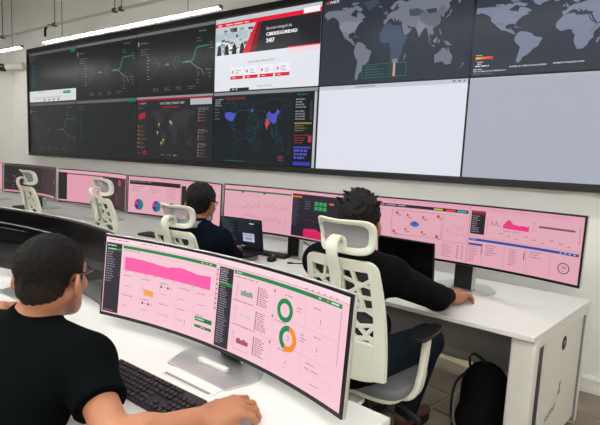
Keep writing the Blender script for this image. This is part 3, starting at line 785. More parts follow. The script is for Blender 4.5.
# near bench
NB = [(2.9, -2.68), (4.9, -2.71), (6.38, -2.80), (6.502, -2.158), (4.9, -2.03), (2.9, -1.98)]
nd, LN = poly_desk('desk', 'white desk under the keyboard, in front of the man in a black t-shirt', NB)
for x, y0, y1 in ((3.0, -2.62, -2.06), (4.7, -2.64, -2.08), (6.34, -2.70, -2.24)):
    m = MB()
    for y in (y0, y1): m.box((*LN(x, y), (DESK - 0.03) / 2), (0.09, 0.06, DESK - 0.03))
    m.box((*LN(x, (y0 + y1) / 2), DESK - 0.05), (0.07, abs(y1 - y0), 0.05)); put('leg_frame', m, 'steel_white', nd, bevel=0.006)
beam(nd, LN, (3.05, -2.09), (6.30, -2.22), 0.25, DESK - 0.024, 0.018, 'modesty', 'modesty_panel')
def flap(cx, cy, rz):
    m = MB(); R = Matrix.Rotation(rz, 3, 'Z')
    a = LN(cx, cy)
    m.box((a[0], a[1], DESK + 0.001), (0.225, 0.075, 0.004), rz); f_ = put('cable_flap', m, 'desk', nd, bevel=0.001)
    m = MB(); o = R @ Vector((-0.0, -0.029, 0)); m.box((a[0] + o.x, a[1] + o.y, DESK + 0.002), (0.205, 0.010, 0.004), rz); g_ = put('cable_slot', m, 'grey', nd)
    return f_
flap(5.935, -2.350, -0.04); 

# ------------------------------------------------------------------ curved monitors
PINK = (246, 199, 211); PINKB = (222, 166, 179); INKP = (182, 138, 152); NAVY = (28, 27, 40)
def mon_map(w, h, R, tilt, zc):
    ct, st = math.cos(tilt), math.sin(tilt)
    def f(x, y, o):
        a = (x - w / 2) / R
        px = (R - o) * math.sin(a); py = -(R - (R - o) * math.cos(a)); pz = y - h / 2
        py, pz = py * ct + pz * st, pz * ct - py * st
        return (px, py, zc + pz)
    return f

def curved_slab(mf, x0, x1, y0, y1, o0, o1, n=28):
    m = MB(); v = []
    for i in range(n + 1):
        x = x0 + (x1 - x0) * i / n
        v += [mf(x, y0, o0), mf(x, y1, o0), mf(x, y1, o1), mf(x, y0, o1)]
    f = []
    for i in range(n):
        for j in range(4): f.append((i * 4 + j, i * 4 + (j + 1) % 4, (i + 1) * 4 + (j + 1) % 4, (i + 1) * 4 + j))
    f += [(3, 2, 1, 0), (n * 4, n * 4 + 1, n * 4 + 2, n * 4 + 3)]
    return m.add(v, f)

def monitor(label, x, y, zc, rz, tilt, w, h, paint, bg, base_dx=0.0, base_dy=0.09, group=None):
    R = 1.8
    t = thing('curved_monitor', label, 'monitor', (x, y, DESK), rz, group)
    mf = mon_map(w, h, R, tilt, zc - DESK)
    put('back_shell', curved_slab(mf, 0, w, 0, h, -0.003, -0.015), 'silver', t, bevel=0.003)
    put('bulge', curved_slab(mf, w * 0.25, w * 0.75, h * 0.12, h * 0.88, -0.014, -0.05), 'silver', t, bevel=0.012)
    put('bezel', curved_slab(mf, 0.002, w - 0.002, 0.002, h - 0.002, -0.004, 0.002), 'bezel', t, bevel=0.001)
    b = 0.011
    if paint is None:
        put('screen', curved_slab(mf, b, w - b, b + 0.004, h - b, 0.0, 0.0026, 40), 'glossblack', t, smooth=False)
        for p in t.children[-1].data.polygons: p.use_smooth = abs(p.normal.z) < 0.5
    else:
        c = Canvas(w - 2 * b, h - 2 * b - 0.004, lambda px, py, o: mf(px + b, py + b + 0.004, 0.0026 + o), bg)
        paint(c); c.build('screen', DISP, t)
    # stand: aluminium foot, dark neck, silver clip bar
    hw = [(-0.136, -0.105), (0.136, -0.105), (0.168, -0.02), (0.168, 0.02), (0.10, 0.13), (-0.10, 0.13), (-0.168, 0.02), (-0.168, -0.02)]
    m = MB(); m.prism([(px + base_dx, py + base_dy) for px, py in hw], 0.0, 0.007); put('stand_base', m, 'alu', t, bevel=0.002)
    m = MB(); m.box((base_dx, base_dy - 0.028, 0.0145), (0.132, 0.018, 0.014)); put('clip_bar', m, 'conduit', t, bevel=0.003)
    m = MB(); m.box((base_dx, 0.052, (zc - DESK) / 2 + 0.02), (0.10, 0.035, zc - DESK + 0.02)); put('stand_neck', m, 'black_plastic', t, bevel=0.006)
    m = MB(); m.box((base_dx + 0.056, 0.052, (zc - DESK) / 2), (0.012, 0.04, zc - DESK - 0.01)); put('neck_trim', m, 'alu', t, bevel=0.003)
    return t

def bars_text(c, x0, y0, x1, rows, dy, col, seed): c.dashes(x0, y0, x1, rows, dy, col, seed, 0.32)
def scr_near(c):
    c.rect(0, 0, 1, 0.065, (252, 216, 224)); c.dashes(0.01, 0.02, 0.12, 1, 0.04, (200, 150, 160), 1, 0.35); c.dashes(0.15, 0.02, 0.28, 1, 0.04, (206, 160, 170), 4, 0.3); c.rect(0, 0.062, 1, 0.068, (214, 160, 172))
    def half(a, side_w, green0, green1):
        pass
    # left application
    SB = (38, 34, 44); GN = (10, 134, 66)
    c.rect(0.003, 0.07, 0.07, 0.985, SB); c.dashes(0.008, 0.095, 0.06, 1, 0.04, (208, 206, 212), 3, 0.4); c.rect(0.006, 0.135, 0.07, 0.165, GN); c.dashes(0.012, 0.142, 0.045, 1, 0.03, (190, 230, 205), 2, 0.4)
    for i in range(13): c.dashes(0.008, 0.185 + i * 0.032, 0.05, 1, 0.03, (146, 140, 156), 30 + i, 0.35)
    c.rect(0.06, 0.44, 0.064, 0.455, (200, 50, 70)); c.rect(0.06, 0.475, 0.064, 0.49, (200, 50, 70)); c.rect(0.008, 0.955, 0.05, 0.968, (160, 80, 110))
    c.rect(0.076, 0.08, 0.485, 0.118, GN)
    for i, k in enumerate(((190, 230, 200), (230, 150, 60), (210, 230, 210))): c.rect(0.42 + i * 0.018, 0.092, 0.428 + i * 0.018, 0.106, k)
    c.rect(0.076, 0.15, 0.485, 0.154, (226, 170, 184)); c.dashes(0.08, 0.13, 0.16, 1, 0.03, INKP, 6, 0.3)
    rnd = random.Random(2); tv_ = [(0.0, 0.222), (0.1, 0.222), (0.3, 0.236), (0.42, 0.252), (0.5, 0.252), (0.6, 0.226), (0.68, 0.222), (0.8, 0.246), (0.88, 0.252), (0.95, 0.240), (1.0, 0.238)]
    top = [(0.088 + 0.378 * i / 26, float(np.interp(i / 26, [a for a, b in tv_], [b for a, b in tv_])) + 0.003 * math.sin(i * 2.1)) for i in range(27)]
    o = c.off()
    for p, q in zip(top, top[1:]): c.poly([(p[0], 0.395), (q[0], 0.395), q, p], (250, 92, 168), o)
    c.rect(0.082, 0.2, 0.0835, 0.4, INKP)
    for i in range(9): c.rect(0.09 + i * 0.042, 0.405, 0.105 + i * 0.042, 0.412, INKP)
    c.rect(0.076, 0.445, 0.485, 0.449, (228, 172, 188)); c.rect(0.076, 0.70, 0.485, 0.703, (228, 172, 188))
    for x in (0.16, 0.245, 0.325, 0.40): c.rect(x, 0.46, x + 0.0012, 0.97, (226, 172, 188))
    for j, y in enumerate((0.46, 0.715)):
        for i in range(5): c.dashes(0.085 + i * 0.082, y, 0.14 + i * 0.082, 1, 0.03, INKP, 50 + i + 9 * j, 0.35); c.dashes(0.09 + i * 0.082, y + 0.13, 0.13 + i * 0.082, 1, 0.03, (196, 148, 164), 60 + i + 9 * j, 0.3)
    c.rect(0.182, 0.595, 0.222, 0.655, (250, 162, 40)); c.rect(0.175, 0.52, 0.1762, 0.66, INKP); c.rect(0.175, 0.66, 0.23, 0.664, INKP)
    for i, x in enumerate((0.255, 0.285, 0.178, 0.205)): c.ring(x, 0.505 if i < 2 else 0.765, 0.0045, 0, (70, 40, 66)); c.dashes(x + 0.008, 0.50 if i < 2 else 0.76, x + 0.022, 1, 0.03, INKP, i, 0.35)
    for x in (0.285, 0.365): c.text('1', x, 0.87, 0.02, (120, 80, 100)); c.rect(x - 0.004, 0.90, x + 0.008, 0.905, INKP)
    c.rect(0.413, 0.735, 0.487, 0.785, (8, 122, 60)); c.rect(0.413, 0.83, 0.487, 0.862, (8, 122, 60)); c.dashes(0.418, 0.752, 0.47, 1, 0.03, (190, 232, 206), 9, 0.5); c.rect(0.44, 0.84, 0.46, 0.848, (190, 232, 206))
    c.rect(0.490, 0.12, 0.4935, 0.6, (214, 160, 176))
    for i in range(9): c.ring(0.4955, 0.13 + i * 0.055, 0.003, 0, (150, 90, 130))
    # right application
    c.rect(0.4985, 0.0, 0.5, 1.0, (222, 176, 188)); c.rect(0.503, 0.085, 0.562, 0.985, SB); c.rect(0.503, 0.255, 0.562, 0.29, GN)
    for i in range(7): c.dashes(0.508, 0.105 + i * 0.024, 0.55, 1, 0.024, (184, 180, 190), 70 + i, 0.4)
    for i in range(25): c.dashes(0.51, 0.305 + i * 0.026, 0.552, 1, 0.026, (150, 146, 158), 90 + i, 0.38)
    c.rect(0.568, 0.08, 0.982, 0.118, GN); c.dashes(0.575, 0.093, 0.61, 1, 0.03, (190, 232, 206), 3, 0.4); c.rect(0.9, 0.09, 0.908, 0.105, (190, 230, 200)); c.rect(0.928, 0.09, 0.936, 0.105, (230, 120, 60)); c.rect(0.945, 0.09, 0.972, 0.105, (206, 236, 214))
    for i in range(6): c.rect(0.85 + i * 0.022, 0.045, 0.857 + i * 0.022, 0.056, (190, 120, 140))
    for j, (y, k) in enumerate(((0.2, (140, 160, 140)), (0.455, (196, 196, 190)), (0.72, (168, 78, 106)))):
        c.dashes(0.575, y - 0.06, 0.68, 1, 0.03, INKP, j, 0.35); c.rect(0.588, y, 0.5892, y + 0.2, INKP); c.rect(0.588, y + 0.2, 0.655, y + 0.204, INKP)
        hts = [(0.6 + 0.05 * i / 8, y + 0.08 + 0.012 * math.sin(i * 1.7 + j)) for i in range(9)]
        c.poly([(0.6, y + 0.085 + (0.05 if j != 1 else 0.0)), (0.65, y + 0.13 if j != 1 else y + 0.1)] + hts[::-1], k); c.dashes(0.58, y + 0.02, 0.586, 6, 0.03, INKP, j + 4, 0.3)
        for i in range(9): c.ring(0.672, y + 0.0 + i * 0.022, 0.0028, 0, (110, 70, 96)); c.dashes(0.678, y - 0.004 + i * 0.022, 0.722, 1, 0.02, (150, 104, 124), 200 + i + 20 * j, 0.45)
        c.rect(0.735, y - 0.04, 0.739, y - 0.015, (90, 40, 80))
    c.rect(0.568, 0.405, 0.982, 0.409, (228, 174, 190)); c.rect(0.568, 0.665, 0.982, 0.669, (228, 174, 190))
    for x in (0.742, 0.86): c.rect(x, 0.13, x + 0.0014, 0.97, (230, 178, 192))
    c.ring(0.785, 0.325, 0.034, 0.020, (10, 136, 70)); c.dashes(0.83, 0.25, 0.855, 2, 0.03, INKP, 3, 0.4)
    c.ring(0.805, 0.585, 0.037, 0.021, (246, 140, 30), 0.1, 3.6); c.ring(0.805, 0.585, 0.037, 0.021, (14, 136, 72), 3.6, 6.38); c.text('3', 0.802, 0.60, 0.018, (110, 80, 90)); c.dashes(0.85, 0.48, 0.876, 3, 0.03, INKP, 4, 0.4)
    for x, y in ((0.915, 0.32), (0.80, 0.84), (0.91, 0.58)): c.text('1', x, y, 0.018, (120, 80, 100)); c.rect(x - 0.002, y + 0.03, x + 0.006, y + 0.035, INKP)
    for x, y in ((0.80, 0.17), (0.91, 0.19), (0.92, 0.445), (0.77, 0.445), (0.79, 0.71), (0.9, 0.71)): c.dashes(x - 0.02, y, x + 0.03, 1, 0.03, INKP, int(x * 99), 0.35)
    c.rect(0.985, 0.13, 0.9885, 0.6, (216, 164, 178)); c.dashes(0.875, 0.76, 0.975, 1, 0.03, INKP, 31, 0.3); c.rect(0.865, 0.79, 0.98, 0.793, (222, 170, 186)); c.dashes(0.90, 0.88, 0.94, 1, 0.03, INKP, 33, 0.3)
def scr_F(c):
    K = (26, 23, 30)
    c.rect(0, 0, 1, 0.09, (222, 158, 178)); c.rect(0, 0.03, 0.5, 0.034, (190, 130, 150)); c.rect(0.02, 0.09, 0.508, 0.145, K)
    for a, k in ((0.34, (170, 180, 60)), (0.40, (222, 60, 60)), (0.455, (30, 172, 164))): c.rect(a, 0.105, a + 0.045, 0.135, k)
    c.dashes(0.03, 0.105, 0.2, 1, 0.05, (160, 150, 160), 2, 0.4)
    c.box(0.13, 0.2, 0.385, 0.65, 0.002, (150, 110, 126))
    for x, y in ((0.155, 0.25), (0.365, 0.25), (0.145, 0.6), (0.365, 0.61), (0.21, 0.28), (0.29, 0.29), (0.205, 0.545), (0.29, 0.56)):
        c.ring(x, y, 0.009 if x in (0.155, 0.365, 0.145) else 0.007, 0, (196, 62, 62)); c.rect(x + 0.004, y + 0.03, x + 0.02, y + 0.045, (120, 90, 90)); c.line((x, y), (0.25, 0.43), 0.0012, (190, 140, 156))
    c.ring(0.25, 0.43, 0.017, 0, (30, 96, 186)); c.ring(0.262, 0.435, 0.012, 0, (30, 96, 186)); c.ring(0.238, 0.435, 0.012, 0, (30, 96, 186))
    c.box(0.395, 0.2, 0.508, 0.66, 0.0016, (190, 136, 156)); rnd = random.Random(3)
    for i in range(26):
        x = rnd.uniform(0.405, 0.5); y = rnd.uniform(0.35, 0.55); c.line((x, y), (x + 0.012, y + rnd.uniform(-0.06, 0.04)), 0.0012, (160, 116, 150))
    c.rect(0.39, 0.68, 0.508, 0.684, (190, 136, 156)); c.dashes(0.395, 0.72, 0.455, 7, 0.034, (172, 122, 142), 4, 0.35)
    for i in range(7): c.rect(0.468, 0.72 + i * 0.034, 0.478, 0.732 + i * 0.034, (210, 60, 70) if i % 2 else (110, 60, 70)); c.rect(0.492, 0.72 + i * 0.034, 0.500, 0.732 + i * 0.034, (210, 70, 70) if i % 3 else (80, 50, 60))
    c.dashes(0.02, 0.2, 0.1, 8, 0.06, (186, 134, 152), 8, 0.25)
    # right half: upper dashboard, lower mail window
    c.rect(0.515, 0, 0.522, 1, (204, 148, 166)); c.rect(0.525, 0.075, 0.590, 0.47, K); c.rect(0.53, 0.085, 0.588, 0.11, (190, 40, 50)); c.rect(0.53, 0.125, 0.585, 0.14, (120, 28, 40)); c.dashes(0.53, 0.16, 0.57, 9, 0.033, (150, 140, 150), 5, 0.35)
    c.dashes(0.6, 0.03, 0.98, 1, 0.04, (196, 140, 158), 6, 0.2); c.rect(0.6, 0.14, 0.985, 0.143, (206, 150, 168))
    c.path([(0.612, 0.29), (0.618, 0.28), (0.622, 0.22), (0.627, 0.29), (0.636, 0.285), (0.642, 0.21), (0.648, 0.29), (0.66, 0.29)], 0.0022, (110, 80, 120))
    pts = [(0.672, 0.27), (0.685, 0.20), (0.697, 0.165), (0.708, 0.2), (0.718, 0.245)] + [(0.725 + i * 0.01, 0.235 + 0.008 * (i % 3)) for i in range(7)]
    c.poly([(0.785, 0.325), (0.785, 0.24)] + pts[::-1] + [(0.672, 0.315)], (228, 48, 128))
    c.dashes(0.675, 0.35, 0.8, 1, 0.04, INKP, 7, 0.35); c.rect(0.825, 0.205, 0.97, 0.235, (112, 74, 92)); c.dashes(0.80, 0.17, 0.812, 5, 0.03, INKP, 8, 0.4)
    for i in range(9): c.dashes(0.66 + i * 0.036, 0.40 + 0.03 * (i % 3), 0.68 + i * 0.036, 1, 0.035, (140, 96, 116), i + 40, 0.35)
    c.rect(0.6, 0.16, 0.603, 0.47, (206, 150, 168)); c.rect(0.988, 0.15, 0.992, 0.4, (190, 140, 156))
    c.rect(0.522, 0.505, 1, 0.53, (216, 160, 176)); c.rect(0.524, 0.545, 0.995, 0.585, (26, 70, 158)); c.rect(0.524, 0.63, 0.585, 0.665, (26, 70, 150)); c.dashes(0.53, 0.555, 0.57, 1, 0.03, (170, 190, 230), 9, 0.4)
    for i in range(4): c.rect(0.92 + i * 0.018, 0.555, 0.928 + i * 0.018, 0.572, (170, 190, 230))
    c.dashes(0.528, 0.68, 0.575, 8, 0.036, (168, 118, 140), 10, 0.35); c.dashes(0.605, 0.63, 0.67, 5, 0.04, (166, 116, 138), 11, 0.35); c.dashes(0.71, 0.64, 0.75, 7, 0.04, (166, 116, 138), 12, 0.35); c.dashes(0.80, 0.62, 0.87, 3, 0.04, (176, 126, 146), 13, 0.35)
    for x in (0.59, 0.69, 0.785, 0.885): c.rect(x, 0.6, x + 0.0018, 0.97, (196, 140, 160))
    c.rect(0.775, 0.64, 0.779, 0.78, (110, 76, 96)); c.rect(0.585, 0.62, 0.588, 0.8, (110, 76, 96))
    c.ring(0.942, 0.79, 0.027, 0.0225, (92, 62, 76)); c.text('98', 0.934, 0.80, 0.02, (92, 62, 76)); c.rect(0.936, 0.825, 0.948, 0.832, (150, 104, 122))
def scr_E(c):
    c.rect(0, 0, 0.5, 0.1, (226, 164, 182)); c.rect(0, 0.09, 0.495, 0.125, (24, 110, 56)); c.rect(0.12, 0.125, 0.14, 0.15, (20, 90, 50)); c.rect(0.28, 0.125, 0.3, 0.15, (20, 90, 50)); c.box(0.02, 0.18, 0.25, 0.5, 0.002, (196, 140, 158))
    rnd = random.Random(5)
    for x0, x1, y, k in ((0.12, 0.27, 0.45, (170, 120, 150)), (0.29, 0.47, 0.44, (170, 120, 150)), (0.12, 0.27, 0.70, (150, 110, 160)), (0.29, 0.47, 0.74, (170, 120, 150))):
        pts = [(x0 + (x1 - x0) * i / 18, y + rnd.uniform(-0.08, 0.05)) for i in range(19)]; c.path(pts, 0.0022, k); c.rect(x0, y + 0.1, x1, y + 0.104, (200, 146, 164))
    c.rect(0.505, 0, 1, 0.06, (226, 164, 182)); c.rect(0.505, 0.06, 1, 1, (32, 28, 42)); c.rect(0.505, 0.1, 0.575, 0.14, (224, 96, 48)); c.dashes(0.51, 0.17, 0.56, 12, 0.05, (92, 84, 104), 4, 0.3)
    for j in range(2):
        for i in range(3): c.rect(0.672 + i * 0.033, 0.19 + j * 0.1, 0.700 + i * 0.033, 0.27 + j * 0.1, (26, 150, 74)); c.text('1', 0.682 + i * 0.033, 0.25 + j * 0.1, 0.02, (160, 230, 180))
    c.rect(0.785, 0.19, 0.82, 0.225, (232, 100, 60)); c.dashes(0.6, 0.2, 0.65, 4, 0.05, (110, 100, 120), 6, 0.3)
    pts = [(0.60 + 0.02 * i, 0.60 + rnd.uniform(-0.03, 0.03)) for i in range(14)]; c.path(pts, 0.003, (116, 42, 74))
    tp = [(0.60 + 0.02 * i, 0.80 + rnd.uniform(-0.03, 0.025)) for i in range(14)]; c.poly([(0.60, 0.96), (0.86, 0.96)] + tp[::-1], (214, 20, 92)); c.rect(0.505, 0.97, 1, 1, (206, 140, 158))
def scr_D(c):
    K = (28, 22, 28)
    c.rect(0, 0, 1, 0.1, (222, 158, 176)); c.rect(0.01, 0.10, 0.51, 0.21, K); c.dashes(0.02, 0.12, 0.3, 1, 0.05, (140, 120, 130), 3, 0.4)
    c.dashes(0.03, 0.26, 0.15, 3, 0.06, INKP, 2, 0.3); c.dashes(0.2, 0.26, 0.32, 3, 0.06, INKP, 4, 0.3); c.dashes(0.37, 0.26, 0.48, 5, 0.06, INKP, 6, 0.3)
    for x, y in ((0.10, 0.76), (0.27, 0.765), (0.43, 0.78)):
        r = 0.048
        c.ring(x, y, r, 0, (16, 120, 134), 0, 3.4); c.ring(x, y, r, 0, (48, 40, 130), 3.4, 4.6); c.ring(x, y, r, 0, (214, 40, 120), 4.6, 5.6); c.ring(x, y, r, 0, (38, 58, 150), 5.6, 6.283)
    c.rect(0.515, 0.1, 0.52, 1, (170, 120, 136)); c.rect(0.525, 0.14, 0.575, 0.75, K); c.dashes(0.6, 0.2, 0.95, 8, 0.09, (206, 150, 168), 8, 0.15)
def scr_C(c):
    K = (26, 22, 28)
    c.rect(0, 0, 1, 0.08, (224, 162, 180)); c.rect(0, 0.08, 0.09, 0.95, K); c.rect(0.09, 0.1, 0.555, 0.13, (50, 60, 56)); c.rect(0.1, 0.14, 0.555, 0.95, (222, 156, 174))
    for i in range(6): c.dashes(0.13 + i * 0.07, 0.22, 0.18 + i * 0.07, 13, 0.05, (198, 136, 154), i + 3, 0.2)
    c.rect(0.565, 0.1, 1, 1, (34, 26, 32)); c.ring(0.86, 0.25, 0.03, 0.012, (214, 36, 70)); c.rect(0.8, 0.55, 0.815, 0.9, (190, 30, 60)); c.dashes(0.6, 0.2, 0.75, 10, 0.07, (92, 66, 74), 6, 0.3); c.rect(0.845, 0.3, 0.87, 0.95, (64, 50, 56))
def scr_B(c):
    rnd = random.Random(12)
    c.rect(0, 0, 1, 0.05, (90, 66, 72)); c.rect(0.6, 0.05, 1, 0.93, (46, 32, 34))
    for i in range(60): x, y = rnd.uniform(0.02, 0.58), rnd.uniform(0.12, 0.9); c.ring(x, y, rnd.uniform(0.003, 0.008), 0, rnd.choice([(176, 170, 190), (96, 90, 120), (110, 96, 120)]), n=8)
    for i in range(50): x, y = rnd.uniform(0.6, 0.97), rnd.uniform(0.12, 0.88); c.rect(x, y, x + 0.02, y + 0.03, rnd.choice([(92, 48, 48), (120, 60, 60), (70, 56, 60)]))
    c.rect(0.0, 0.93, 1, 1, (204, 136, 152)); c.rect(0.3, 0.82, 0.55, 0.86, (44, 74, 60)); c.ring(0.965, 0.45, 0.018, 0, (216, 120, 130))
def scr_A(c):
    c.rect(0, 0, 1, 0.1, (200, 140, 156)); c.dashes(0.1, 0.2, 0.9, 10, 0.07, (196, 140, 156), 3, 0.3)
MW, MH = 1.165, 0.345
monitor('curved pink dashboard monitor with donut charts, beside the black keyboard', 5.895, -2.213, 0.906, -0.046, 0.083, 1.13, 0.319, scr_near, PINK, base_dx=0.03, base_dy=-0.015)
monitor('switched-off black curved monitor behind the head of the man in a t-shirt', 4.770, -2.150, 0.906, 0.0, 0.083, 1.13, 0.319, None, None, base_dx=-0.05, base_dy=-0.09)
monitor('curved monitor with network diagram and blue mail bar, above the logo desk end', 6.30, -0.71, 1.02, -0.05, 0.03, MW, MH, scr_F, PINKB)
monitor('curved monitor with line charts and a dark half, behind the open laptop with code', 5.12, -0.70, 1.012, -0.02, 0.03, MW, MH, scr_E, PINKB)
monitor('curved monitor with colourful pie charts behind the man with a grey collar', 3.965, -0.70, 1.008, 0.0, 0.03, MW, MH, scr_D, PINKB)
monitor('curved monitor showing a pale table beside a dark page with a red ring', 2.805, -0.70, 1.01, 0.0, 0.03, MW, MH, scr_C, (214, 148, 166))
monitor('curved monitor with a black scatter of white dots', 1.60, -0.70, 1.015, 0.0, 0.03, MW, MH, scr_B, (30, 24, 30))
monitor('curved monitor with a plain pink page next to the scatter monitor', 0.41, -0.70, 1.015, 0.0, 0.03, MW, MH, scr_A, (214, 148, 166))
# ------------------------------------------------------------------ office chairs
def arc_pts(pts, n=6):
    """Catmull-Rom through pts"""
    P = [Vector(p) for p in pts]; P = [P[0] * 2 - P[1]] + P + [P[-1] * 2 - P[-2]]
    out = []
    for i in range(1, len(P) - 2):
        for k in range(n):
            t = k / n
            out.append(0.5 * ((2 * P[i]) + (P[i + 1] - P[i - 1]) * t + (2 * P[i - 1] - 5 * P[i] + 4 * P[i + 1] - P[i + 2]) * t * t + (3 * P[i] - P[i - 1] - 3 * P[i + 1] + P[i + 2]) * t ** 3))
    out.append(P[-2]); return out

ZB0, ZB1 = 0.57, 1.032
def back_map(x, z, o):
    v = (z - ZB0) / (ZB1 - ZB0)
    y = -0.245 - 0.045 * v + 0.03 * math.sin(PI * min(max(v, 0), 1)) + 0.9 * x * x
    return (x, y - o, z)
def half_w(z):
    v = (z - ZB0) / (ZB1 - ZB0)
    return 0.152 + 0.042 * min(max(1 - v, 0), 1) ** 0.8
def web_strip(m, a, b, w, o0=-0.009, o1=0.011):
    (x0, z0), (x1, z1) = a, b
    n = max(2, int(math.hypot(x1 - x0, z1 - z0) / 0.03))
    d = math.hypot(x1 - x0, z1 - z0); nx, nz = -(z1 - z0) / d * w / 2, (x1 - x0) / d * w / 2
    v = []
    for i in range(n + 1):
        t = i / n; x, z = x0 + (x1 - x0) * t, z0 + (z1 - z0) * t
        v += [back_map(x - nx, z - nz, o0), back_map(x + nx, z + nz, o0), back_map(x + nx, z + nz, o1), back_map(x - nx, z - nz, o1)]
    f = []
    for i in range(n):
        for j in range(4): f.append((i * 4 + j, i * 4 + (j + 1) % 4, (i + 1) * 4 + (j + 1) % 4, (i + 1) * 4 + j))
    f += [(3, 2, 1, 0), tuple(n * 4 + j for j in range(4))]
    m.add(v, f)

def make_chair():
    t = bpy.data.objects.new('office_chair', None); COL.objects.link(t)
    # back shell: rim, spine, triangulated web, solid lower plate with a rounded opening
    m = MB()
    zs = [ZB0 + (ZB1 - 0.036 - ZB0) * i / 10 for i in range(11)] + [ZB1 - 0.036 + 0.036 * math.sin(PI / 2 * i / 6) for i in range(1, 7)]
    for s in (-1, 1):
        rim = []
        for z in zs:
            hw = half_w(z); rim.append((s * hw, z))
        v = []
        for i, (x, z) in enumerate(rim):
            wi = 0.046 - 0.012 * (z - ZB0) / (ZB1 - ZB0)
            if z > ZB1 - 0.036: x = s * (abs(x) - 0.034 * (1 - math.sqrt(max(0.0, 1 - ((z - ZB1 + 0.036) / 0.036) ** 2))))
            xi = x - s * wi
            v += [back_map(x, z, -0.012), back_map(xi, z, -0.010), back_map(xi, z, 0.012), back_map(x, z, 0.010)]
        f = []
        for i in range(16):
            for j in range(4): f.append((i * 4 + j, i * 4 + (j + 1) % 4, (i + 1) * 4 + (j + 1) % 4, (i + 1) * 4 + j))
        f += [(3, 2, 1, 0), (64, 65, 66, 67)]
        m.add(v, f)
    web_strip(m, (-0.122, ZB1 - 0.021), (0.122, ZB1 - 0.021), 0.042)
    put('back_rim', m, 'chair_white', t, bevel=0.005)
    m = MB()
    W = half_w
    for s in (-1, 1):
        n = [((s * 0.02, 0.935), (s * 0.165, 0.905)), ((s * 0.02, 0.87), (s * 0.165, 0.955)), ((s * 0.02, 0.875), (s * 0.168, 0.87)), ((s * 0.02, 0.87), (s * 0.17, 0.80)), ((s * 0.015, 0.815), (s * 0.17, 0.835)),
             ((s * 0.02, 0.815), (s * 0.14, 0.715)), ((s * 0.02, 0.755), (s * 0.175, 0.78)), ((s * 0.165, 0.795), (s * 0.07, 0.69)), ((s * 0.02, 0.755), (s * 0.13, 0.68)), ((s * 0.07, 0.72), (s * 0.175, 0.73)), ((s * 0.09, 0.69), (s * 0.175, 0.725)), ((s * 0.06, 0.97), (s * 0.10, 0.835))]
        for a, b in n: web_strip(m, (a[0] * 0.95, 1.012 - (0.985 - a[1]) * 1.1), (b[0] * 0.95, 1.012 - (0.985 - b[1]) * 1.1), 0.015, -0.006, 0.008)
    web_strip(m, (0, 0.70), (0, 1.01), 0.04)
    put('back_web', m, 'chair_white', t, bevel=0.003)
    # lower plate with opening
    m = MB(); N = 48; v = []
    for i in range(N):
        th = 2 * PI * i / N; ca_, sa_ = math.cos(th), math.sin(th)
        a = math.copysign(abs(ca_) ** 0.4, ca_); b = math.copysign(abs(sa_) ** 0.4, sa_)
        zo = 0.635 + 0.077 * b; xo = (half_w(zo) - 0.012) * a
        a2 = math.copysign(abs(ca_) ** 0.6, ca_); b2 = math.copysign(abs(sa_) ** 0.6, sa_)
        xi, zi = 0.062 * a2, 0.630 + 0.043 * b2
        v += [back_map(xo, zo, -0.009), back_map(xo, zo, 0.011), back_map(xi, zi, 0.013), back_map(xi, zi, -0.009)]
    f = []
    for i in range(N):
        k = (i + 1) % N
        for j in range(4): f.append((i * 4 + j, i * 4 + (j + 1) % 4, k * 4 + (j + 1) % 4, k * 4 + j))
    m.add(v, f)
    put('lower_plate', m, 'chair_white', t, bevel=0.006)
    m = MB(); v = []; f = []
    for i in range(9):
        for j in range(9):
            z = 0.59 + 0.43 * j / 8; x = (half_w(z) - 0.02) * (i / 4 - 1); v.append(back_map(x, z, -0.014))
    for i in range(8):
        for j in range(8): f.append((i * 9 + j, i * 9 + j + 1, (i + 1) * 9 + j + 1, (i + 1) * 9 + j))
    m.add(v, f); put('back_mesh', m, 'mesh_back', t, smooth=True)
    # headrest: curved ring with a mesh insert
    def head_map(a, b, o):  # a -1..1 across, b -1..1 up
        x = 0.124 * a * (1.0 + 0.06 * b); z = 1.112 + 0.066 * b + 0.012 * b * a * a
        y = -0.262 - 0.025 * b * b - 0.018 * b + 2.6 * x * x
        return (x, y - o, z)
    m = MB(); N = 44; v = []
    for i in range(N):
        th = 2 * PI * i / N
        ca_, sa_ = math.cos(th), math.sin(th)
        e = 0.48
        a = math.copysign(abs(ca_) ** e, ca_); b = math.copysign(abs(sa_) ** e, sa_)
        ka, kb = 0.82, 0.72 if b > 0 else 0.62
        v += [head_map(a, b, -0.012), head_map(a, b, 0.010), head_map(a * ka, b * kb, 0.012), head_map(a * ka, b * kb, -0.010)]
    f = []
    for i in range(N):
        k = (i + 1) % N
        for j in range(4): f.append((i * 4 + j, i * 4 + (j + 1) % 4, k * 4 + (j + 1) % 4, k * 4 + j))
    m.add(v, f); put('headrest_ring', m, 'chair_white', t, bevel=0.006, smooth=True)
    m = MB(); v = []; f = []
    for i in range(11):
        for j in range(7): v.append(head_map((i / 5 - 1) * 0.84, (j / 3 - 1) * 0.70, -0.002))
    for i in range(10):
        for j in range(6): f.append((i * 7 + j, i * 7 + j + 1, (i + 1) * 7 + j + 1, (i + 1) * 7 + j))
    m.add(v, f); put('headrest_mesh', m, 'mesh_head', t, smooth=True)
    m = MB(); m.strip(arc_pts([(0, -0.285, 0.87), (0, -0.300, 0.97), (0, -0.330, 1.05), (0, -0.330, 1.095), (0, -0.30, 1.112), (0, -0.272, 1.095), (0, -0.266, 1.055)]), (1, 0, 0), 0.046, 0.016)
    put('headrest_bracket', m, 'chair_white', t, bevel=0.005)
    # seat
    m = MB()
    poly = []
    for i in range(40):
        th = 2 * PI * i / 40; e = 0.45
        poly.append((0.218 * math.copysign(abs(math.cos(th)) ** e, math.cos(th)), 0.055 + 0.195 * math.copysign(abs(math.sin(th)) ** e, math.sin(th))))
